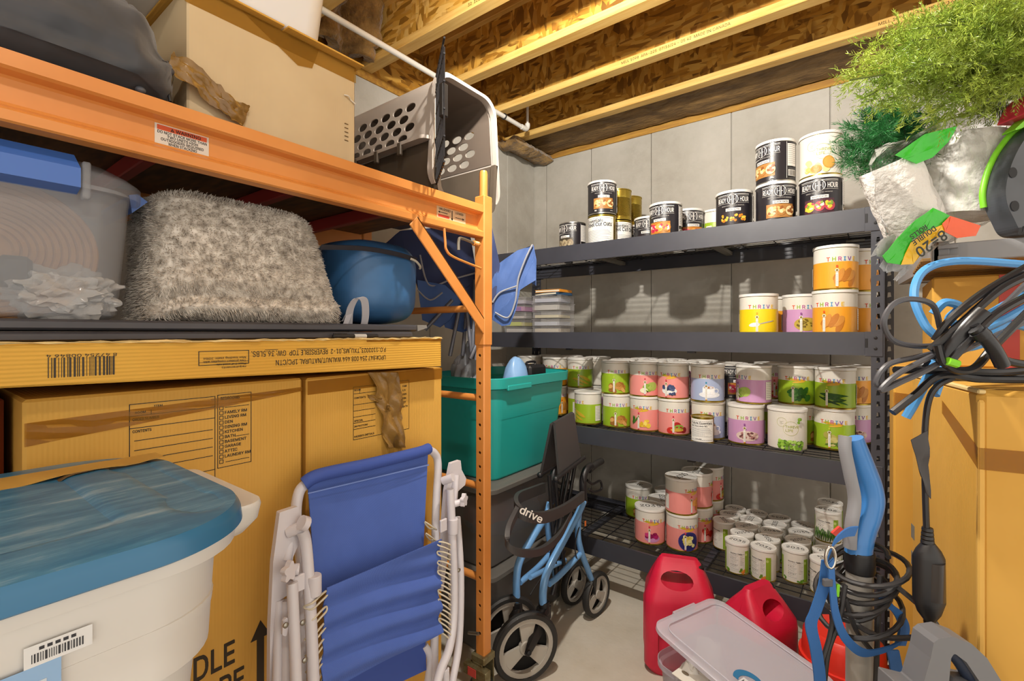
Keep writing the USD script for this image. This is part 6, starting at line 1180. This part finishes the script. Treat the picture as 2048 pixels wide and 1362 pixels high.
def roll(a, b, r, Da, Db, seed):
    A, B = np.array(atD(*a, Da)), np.array(atD(*b, Db)); P = np.array([A + (B - A) * t for t in np.linspace(0, 1, 14)]); v, f = tube(P, [r * .97] + [r] * 12 + [r * .97], 36)
    d = (meshkit.fbm(v * 26 + seed, 3, seed) - .5) * .012; c = (A + B) / 2; n = v - c; n /= np.linalg.norm(n, axis=1, keepdims=True); return v + n * d[:, None], f
part('towel_roll', roll((1775, 330), (1835, 470), .060, 1.12, 1.12, 1), TOW, pt, 50, world=True); part('towel_roll', roll((1950, 275), (1930, 435), .064, 1.21, 1.21, 2), TOW, pt, 50, world=True); part('towel_roll', roll((1900, 300), (1890, 440), .060, 1.26, 1.26, 3), TOW, pt, 50, world=True)
film = [(x, y, d) for x, y, d in ((1738, 330, 1.10), (1755, 300, 1.08), (1835, 262, 1.08), (1900, 240, 1.08), (2000, 215, 1.22), (2000, 300, 1.18), (1990, 440, 1.18), (1955, 458, 1.14), (1880, 480, 1.05), (1830, 520, 1.07), (1775, 500, 1.08), (1765, 450, 1.07), (1745, 380, 1.07), (1740, 330, 1.2), (1900, 250, 1.33), (2010, 240, 1.33), (1990, 440, 1.33), (1850, 470, 1.25))]
hv, hf = hullpts([atD(*p) for p in film]); hm = trimesh.Trimesh(hv, hf); hm = hm.subdivide_to_size(.022); hv = np.array(hm.vertices); cc_ = hv.mean(0); n = np.array(hm.vertex_normals); hv = hv + n * ((meshkit.fbm(hv * 16, 3, 4) - .62) * .030)[:, None]
part('pack_wrap', (hv, np.array(hm.faces)), TF, pt, 50, world=True)
part('loose_film', slab(lambda u, v: (np.array(atD(1775, 470, 1.07)) + u[..., None] * (np.array(atD(1830, 530, 1.09)) - atD(1775, 470, 1.07)) + v[..., None] * (np.array(atD(1745, 495, 1.05)) - atD(1775, 470, 1.07))) + (meshkit.fbm(np.stack([u * 6, v * 6, u * 0], -1), 3)[..., None] - .5) * .05, 14, 14, .0006), milky('crinkled_film', 'dcdcdc', .25, .1), pt, 40, world=True)
def printed(P, D, col, dz=0.0, seed=0):
    """printed area of the film: its own sheet just outside the wrap"""
    m = cloth_poly(P, D, .0008, .004, seed); return m
GRN, YEL, ORR = mat('film_green', '35b62c', .22, bump=.4, bscale=30, bdist=.006), mat('film_yellow', 'e6b41c', .25, bump=.3, bscale=30, bdist=.005), mat('film_orange', 'e25a2c', .25, bump=.3, bscale=30, bdist=.005)
part('green_print', printed([(1790, 310), (1850, 268), (1915, 252), (1895, 285), (1865, 315), (1832, 328), (1810, 318)], 1.055, 0), GRN, pt, 40, world=True)
part('green_print', printed([(1765, 512), (1800, 470), (1830, 440), (1868, 415), (1900, 432), (1880, 452), (1850, 462), (1825, 480), (1800, 530), (1775, 525)], 1.045, 0, 3), GRN, pt, 40, world=True)
part('yellow_print', printed([(1800, 530), (1822, 485), (1850, 463), (1882, 450), (1892, 462), (1862, 485), (1842, 510), (1828, 528)], 1.042, 0, 4), YEL, pt, 40, world=True)
part('orange_print', printed([(1882, 448), (1900, 432), (1958, 452), (1950, 472), (1915, 476), (1890, 464)], 1.040, 0, 5), ORR, pt, 40, world=True)
o = np.array(atD(1887, 458, 1.030)); xd = np.array(atD(1842, 490, 1.030)) - o; nn = -np.array([VX, VY, 0]); xd -= nn * (xd @ nn); M = plane(o, xd, np.cross(nn, xd)); mb = MB()
mb.add(text('8=20', .022, .0004, True), '2a2a20', M); mb.add(text('DOUBLE', .011, .0004, True), '2a2a20', M @ tr(.012, -.018, 0)); mb.add(text('ROLLS', .010, .0004, True), '2a2a20', M @ tr(.026, -.031, 0))
part('film_lettering', mb, PRINT, pt, world=True)
mb = MB(); M = plane(atD(1995, 225, 1.15), (RX, RY, -.1), (.05, 0, 1)); 
for k in range(9): mb.add(rect(k * .0045, k * .0045 + (.0014, .0026, .002)[k % 3], -.012, .026, .0003), '2c2a28', M)
part('bar_code', mb, PRINT, pt, world=True)

# dark guard with a lime edge
gd = thing('machine_guard', 'dark grey plastic machine guard with lime edging and red cap at the right edge', 'garden tool', tuple(atD(2060, 470, 1.10)))
outl0 = [(2138, 225), (2066, 248), (2028, 285), (2003, 330), (1990, 378), (1992, 412), (2004, 440), (2022, 468), (2060, 472), (2140, 468)]
outl = [tuple(p[:2]) for p in spline([(x, y, 0) for x, y in outl0], 6)]
part('guard_shell', face(outl, 1.10, .05, 0), mat('guard_grey', '4d5056', .3, col2='44474c', scale=9), gd, 30, world=True)
part('lime_edge', tube(spline([atD(1024 + (x - 1024) * 1.1 / 1.125 - 3, 665 + (y - 665) * 1.1 / 1.125 - 2, 1.125) for x, y in outl0[:6]], 8), .0065, 10), mat('lime_plastic', '7fd02c', .4), gd, 40, world=True)
part('lime_rim', face([(2120, 215), (2044, 238), (2012, 268), (2030, 262), (2060, 246), (2130, 236)], 1.105, .03), mat('lime_plastic', '7fd02c', .4), gd, 30, world=True)
part('red_cap', face([(2024, 238), (2040, 205), (2055, 190), (2110, 180), (2110, 240), (2050, 238)], 1.10, .07), mat('cap_red', 'd0344a', .35), gd, 30, world=True)
for x, y in ((2026, 345), (2030, 412)): part('screw_well', ap(fdisc(0, 0, .0095, .012), plane(np.array(atD(x, y, 1.0735)), (RX, RY, 0), (0, 0, 1))), mat('dark_slot', '101014', .6), gd, world=True)
for k in range(5): part('vent_slot', ap(rect(-.004, .004, -.008, .008, .0005), plane(np.array(atD(2040 + k * 9, 462 - (k % 2) * 3, 1.0735)), (RX, RY, 0), (.3 * RX, .3 * RY, 1))), mat('dark_slot', '101014', .6), gd, world=True)

# ------------------------------------------------------------------ cords and air hose on the tall box
def cable(name, label, cat, runs, r, m, loc, extra=()):
    t = thing(name, label, cat, tuple(atD(*loc)))
    for P in runs: part('cable_run', tube(spline([atD(*p) for p in P], 8), r, 8), m, t, 40, world=True)
    for nm, g, mm in extra: part(nm, g, mm, t, 40, world=True)
    return t
CBLK = mat('glossy_black_cable', '1f1f22', .3); HOSE = mat('blue_air_hose', '4f94d0', .35); GCORD = mat('grey_cord', '4b4b50', .4)
cable('air_hose', 'light blue air hose looping over the tall box', 'hose', [[(1812, 835, .98), (1838, 790, .97), (1862, 740, .97), (1885, 690, .98), (1850, 650, 1.0), (1828, 590, 1.02), (1850, 540, 1.03), (1920, 522, 1.03), (2060, 530, 1.02)], [(1870, 790, .97), (1905, 700, 1.0), (1950, 650, 1.02), (2010, 610, 1.03), (2070, 580, 1.05)], [(1866, 628, .99), (1890, 605, .98), (1920, 615, .98), (1900, 640, .99), (1960, 660, 1.0), (2060, 610, 1.04)], [(1885, 700, 1.02), (1960, 690, 1.05), (2010, 650, 1.06), (2070, 660, 1.07)]], .0085, HOSE, (1900, 740, 1.0))
cable('extension_cord', 'grey cord forming a round loop beside the rack post', 'cord', [[(1880, 655, .97), (1865, 610, .95), (1820, 598, .94), (1785, 610, .94), (1768, 645, .94), (1785, 680, .95), (1830, 692, .96), (1890, 690, .97)], [(1900, 700, .96), (1830, 715, .95), (1775, 730, .94), (1752, 765, .94), (1775, 770, .94), (1840, 745, .95), (1950, 690, .97), (2060, 640, .99)], [(1890, 700, .94), (1800, 745, .93), (1762, 780, .93), (1800, 765, .93), (1900, 710, .94), (2060, 560, .97)]], .0055, GCORD, (1830, 760, .95))
cable('extension_cord', 'thick black cord bundle lying in loops on the tall box', 'cord', [[(1870, 680, .95), (1900, 640, .93), (1960, 590, .92), (2060, 530, .92)], [(1860, 700, .94), (1930, 640, .92), (2000, 580, .91), (2060, 550, .91)], [(1880, 720, .93), (1910, 740, .93), (1950, 735, .93), (1990, 690, .93), (2060, 620, .93)], [(1875, 690, .92), (1890, 728, .92), (1930, 690, .91), (1990, 630, .90), (2060, 590, .90)], [(1790, 740, .96), (1900, 742, .96), (1990, 745, .95), (2060, 740, .95)], [(1785, 825, .95), (1830, 790, .95), (1880, 752, .95), (1960, 758, .95), (2060, 760, .94)], [(1950, 650, .9), (1975, 690, .9), (2010, 720, .9), (2060, 730, .9)], [(1855, 720, .98), (1845, 742, .98), (1900, 755, .98), (2060, 752, .97)]], .0075, CBLK, (1920, 750, .95),
      [('plug_body', tube(spline([atD(1950, 658, .89), atD(1975, 680, .885), atD(1992, 705, .885), atD(2005, 730, .89)], 4), .012, 10), CBLK), ('plug_rib', tube(spline([atD(1955, 663, .888), atD(1968, 674, .886)], 3), .0145, 10), CBLK), ('velcro_wrap', tube(spline([atD(1885, 725, .935), atD(1905, 690, .93), atD(1935, 655, .92), atD(1965, 625, .915)], 5), .018, 12), CBLK), ('green_tie', tube([atD(1895, 722, .912), atD(1915, 728, .912)], .008, 8), mat('lime_plastic', '7fd02c', .4))])
hp_ = lambda x, y, d=.955: atD(x, y, d)
gf = thing('safety_plug', 'black in-line safety plug hanging down the tall box on its cord', 'plug', tuple(hp_(1857, 1160)))
part('cord', tube(spline([hp_(1905, 757, .95), hp_(1875, 772, .945), hp_(1858, 800, .95), hp_(1850, 860), hp_(1850, 960), hp_(1853, 1060)], 8), .0055, 8), CBLK, gf, 40, world=True); part('cord', tube(spline([hp_(1858, 1240), hp_(1860, 1275), hp_(1856, 1380), hp_(1830, 1500)], 8), .0055, 8), CBLK, gf, 40, world=True)
def boxy(P, D): return loft([[np.array(atD(x, y, D)) + np.array([RX, RY, 0]) * w * math.cos(a) * (1.0) - np.array([VX, VY, 0]) * .022 * k * math.sin(a) for a in np.linspace(0, 2 * np.pi, 16, endpoint=False)] for x, y, w, k in P])
part('plug_body', boxy([(1857, 1085, .010, .5), (1857, 1100, .022, .8), (1857, 1115, .029, 1), (1858, 1200, .029, 1), (1858, 1225, .020, .8), (1858, 1240, .009, .5)], .955), BLACKP, gf, 35, world=True)
for k, y in enumerate((1058, 1066, 1074, 1082)): part('strain_relief', boxy([(1855, y - 3, .0085 + .001 * k, .42), (1855, y + 3, .0095 + .001 * k, .46)], .955), BLACKP, gf, 35, world=True)
for y in (1246, 1254): part('strain_relief', boxy([(1858, y - 3, .009, .42), (1858, y + 3, .008, .4)], .955), BLACKP, gf, 35, world=True)
part('face_plate', boxy([(1862, 1120, .020, 1.08), (1862, 1195, .020, 1.08)], .952), mat('plug_face', '2a2422', .25), gf, 35, world=True)
for y in (1165, 1180, 1195): part('test_button', ap(cbox(-.003, .003, -.004, .004, -.005, .005, .001), tr(*(np.array(hp_(1886, y, .95))))), DARKG, gf, world=True)
part('warning_tag', cloth_poly([(1822, 880), (1858, 862), (1858, 930), (1862, 998), (1852, 985), (1840, 940)], .935, .001, .004, 7), mat('dark_tag', '2c2624', .35), gf, 40, world=True)

# ------------------------------------------------------------------ artificial greenery
def foliage(stems, n_side, n_need, ln, lw, seed, up=.3, side_len=.09):
    q = np.random.default_rng(seed); V, F = [], []; nv = 0
    for P in stems:
        S = spline(P, 8); T, U, W = frames(S); L = np.linalg.norm(np.diff(S, axis=0), axis=1).sum()
        for i in range(n_side):
            t = .15 + .85 * (i + q.uniform()) / n_side; k = min(int(t * (len(S) - 1)), len(S) - 2); o = S[k] + (S[k + 1] - S[k]) * (t * (len(S) - 1) - k); a = q.uniform(0, 2 * np.pi)
            d = T[k] * q.uniform(.5, 1.0) + (U[k] * math.cos(a) + W[k] * math.sin(a)) * q.uniform(.5, .9) + [0, 0, q.uniform(-.1, .2)]; d /= np.linalg.norm(d); sl = side_len * q.uniform(.5, 1.1) * (1.15 - .5 * t)
            tt = (np.arange(n_need) + q.uniform(0, 1, n_need)) / n_need; c = o + d * (tt * sl)[:, None] + np.array([0, 0, -1]) * (tt ** 2 * sl * .15)[:, None]
            r = q.normal(size=(n_need, 3)); r -= d * (r @ d)[:, None]; r /= np.linalg.norm(r, axis=1, keepdims=True); nd = d * q.uniform(.5, 1.1, (n_need, 1)) + r * q.uniform(.5, .9, (n_need, 1)); nd /= np.linalg.norm(nd, axis=1, keepdims=True); nl = ln * q.uniform(.6, 1.2, (n_need, 1)) * (1.1 - .4 * tt[:, None])
            wv = np.cross(nd, r); wv /= np.maximum(np.linalg.norm(wv, axis=1, keepdims=True), 1e-9)
            q4 = np.stack([c, c + nd * nl * .45 + wv * lw, c + nd * nl, c + nd * nl * .45 - wv * lw, c + nd * nl * .45 + r * lw * .8], 1).reshape(-1, 3); V.append(q4); b = nv + 5 * np.arange(n_need); F.append(np.vstack([np.stack([b, b + 1, b + 4], 1), np.stack([b + 1, b + 2, b + 4], 1), np.stack([b + 2, b + 3, b + 4], 1), np.stack([b + 3, b, b + 4], 1)])); nv += 5 * n_need
            e = c[-1]; wv0 = np.cross(d, [0, 0, 1.0]) * .0009; V.append(np.array([o - wv0, o + wv0, e, o + [0, 0, .0014]])); F.append(np.array([[nv, nv + 1, nv + 2], [nv, nv + 2, nv + 3], [nv + 1, nv + 3, nv + 2]])); nv += 4
    return np.vstack(V), np.vstack(F)
def leafm(name, a, b): return raw(name, {'g': ('geometry', {}), 'n': ('noise_texture', {'scale': 10.0, 'detail': 2.0}), 'r': ('rgb_ramp', {'ramp': [(.3, lin(a)), (.7, lin(b))]}), 'p': ('principled_bsdf', {'roughness': .38}), 't': ('translucent_bsdf', {}), 'm': ('mix_closure', {'fac': .3})}, [('g.position', 'n.vector'), ('n.fac', 'r.fac'), ('r.color', 'p.base_color'), ('r.color', 't.color'), ('p.BSDF', 'm.closure1'), ('t.BSDF', 'm.closure2')], 'm.closure')
CED = leafm('cedar_green', '6e8a2a', 'a9b84a'); PIN = leafm('pine_green', '1c5a2c', '2f7a3c'); STEM = mat('green_stem', '5c6a24', .6)
rg = np.random.default_rng(21)
def stems_to(tips, root, D, spread=.06, lift=.03):
    out = []
    for x, y in tips:
        r = np.array(atD(root[0] + rg.uniform(-40, 60), root[1] + rg.uniform(-50, 50), D + rg.uniform(-.05, .15))); e = np.array(atD(x, y, D + rg.uniform(-.14, .12))); m = (r + e) / 2 + [0, 0, lift + rg.uniform(-.02, .03)] + rg.normal(0, .015, 3); out.append([r, m, e])
    return out
tips = [(1700, 160), (1705, 130), (1718, 185), (1712, 145), (1735, 205), (1722, 100), (1770, 215), (1745, 120), (1760, 165), (1810, 225), (1795, 60), (1838, 40), (1800, 120), (1850, 235), (1780, 150), (1835, 55), (1900, 20), (1885, 95), (1830, 180), (1890, 235), (1950, -5), (1940, 60), (1920, 130), (1950, 225), (1990, 30), (1985, 150), (2000, 215), (2030, 60), (2040, 180), (1870, 160), (1910, 190), (1960, 100), (2010, 100), (1840, 130), (1760, 190), (1815, 95), (1880, 30), (1940, 190), (2048, 20), (2060, 130)]
gr = thing('artificial_branch', 'big bunch of light green artificial cedar branches at the top right', 'artificial plant', tuple(atD(2060, 150, 1.15)))
st_ = stems_to(tips, (2085, 140), 1.12)
st_ += stems_to([(x + rg.uniform(-12, 25), y + rg.uniform(-20, 20)) for x, y in tips], (2050, 150), 1.15)
st_ += stems_to([(x + rg.uniform(0, 60), y + rg.uniform(-25, 15)) for x, y in tips[3:]], (2100, 120), 1.2)
part('foliage', foliage(st_, 30, 16, .0165, .0011, 3, side_len=.085), CED, gr, kind='stuff', world=True)
for P in st_[::3]: part('stem', tube(spline(P, 4), [.0022] * 9, 5), STEM, gr, 40, world=True)
for k in range(5): part('stem', tube(spline([atD(2085 + 8 * k, 150 + 10 * k, 1.14), atD(2110 + 6 * k, 300, 1.20), atD(2115 + 8 * k, 462, 1.30 + .02 * k)], 6), .006, 6), STEM, gr, 40, world=True)
gp = thing('pine_garland', 'dark green artificial pine garland hanging below the light branches', 'artificial plant', tuple(atD(1760, 280, 1.3)))
pt_ = [(1690, 290), (1684, 315), (1700, 260), (1720, 335), (1730, 240), (1745, 345), (1770, 225), (1740, 300), (1705, 300), (1765, 320), (1790, 240), (1760, 260), (1722, 280), (1800, 290)]
st2 = stems_to(pt_, (1850, 265), 1.28, lift=.0) + stems_to([(x + 10, y + rg.uniform(-8, 8)) for x, y in pt_], (1840, 285), 1.32, lift=.0)
part('foliage', foliage(st2, 22, 26, .026, .0007, 5, side_len=.085), PIN, gp, kind='stuff', world=True)
for P in st2[::3]: part('stem', tube(spline(P, 4), [.003] * 9, 5), mat('dark_stem', '2c3a1c', .6), gp, 40, world=True)
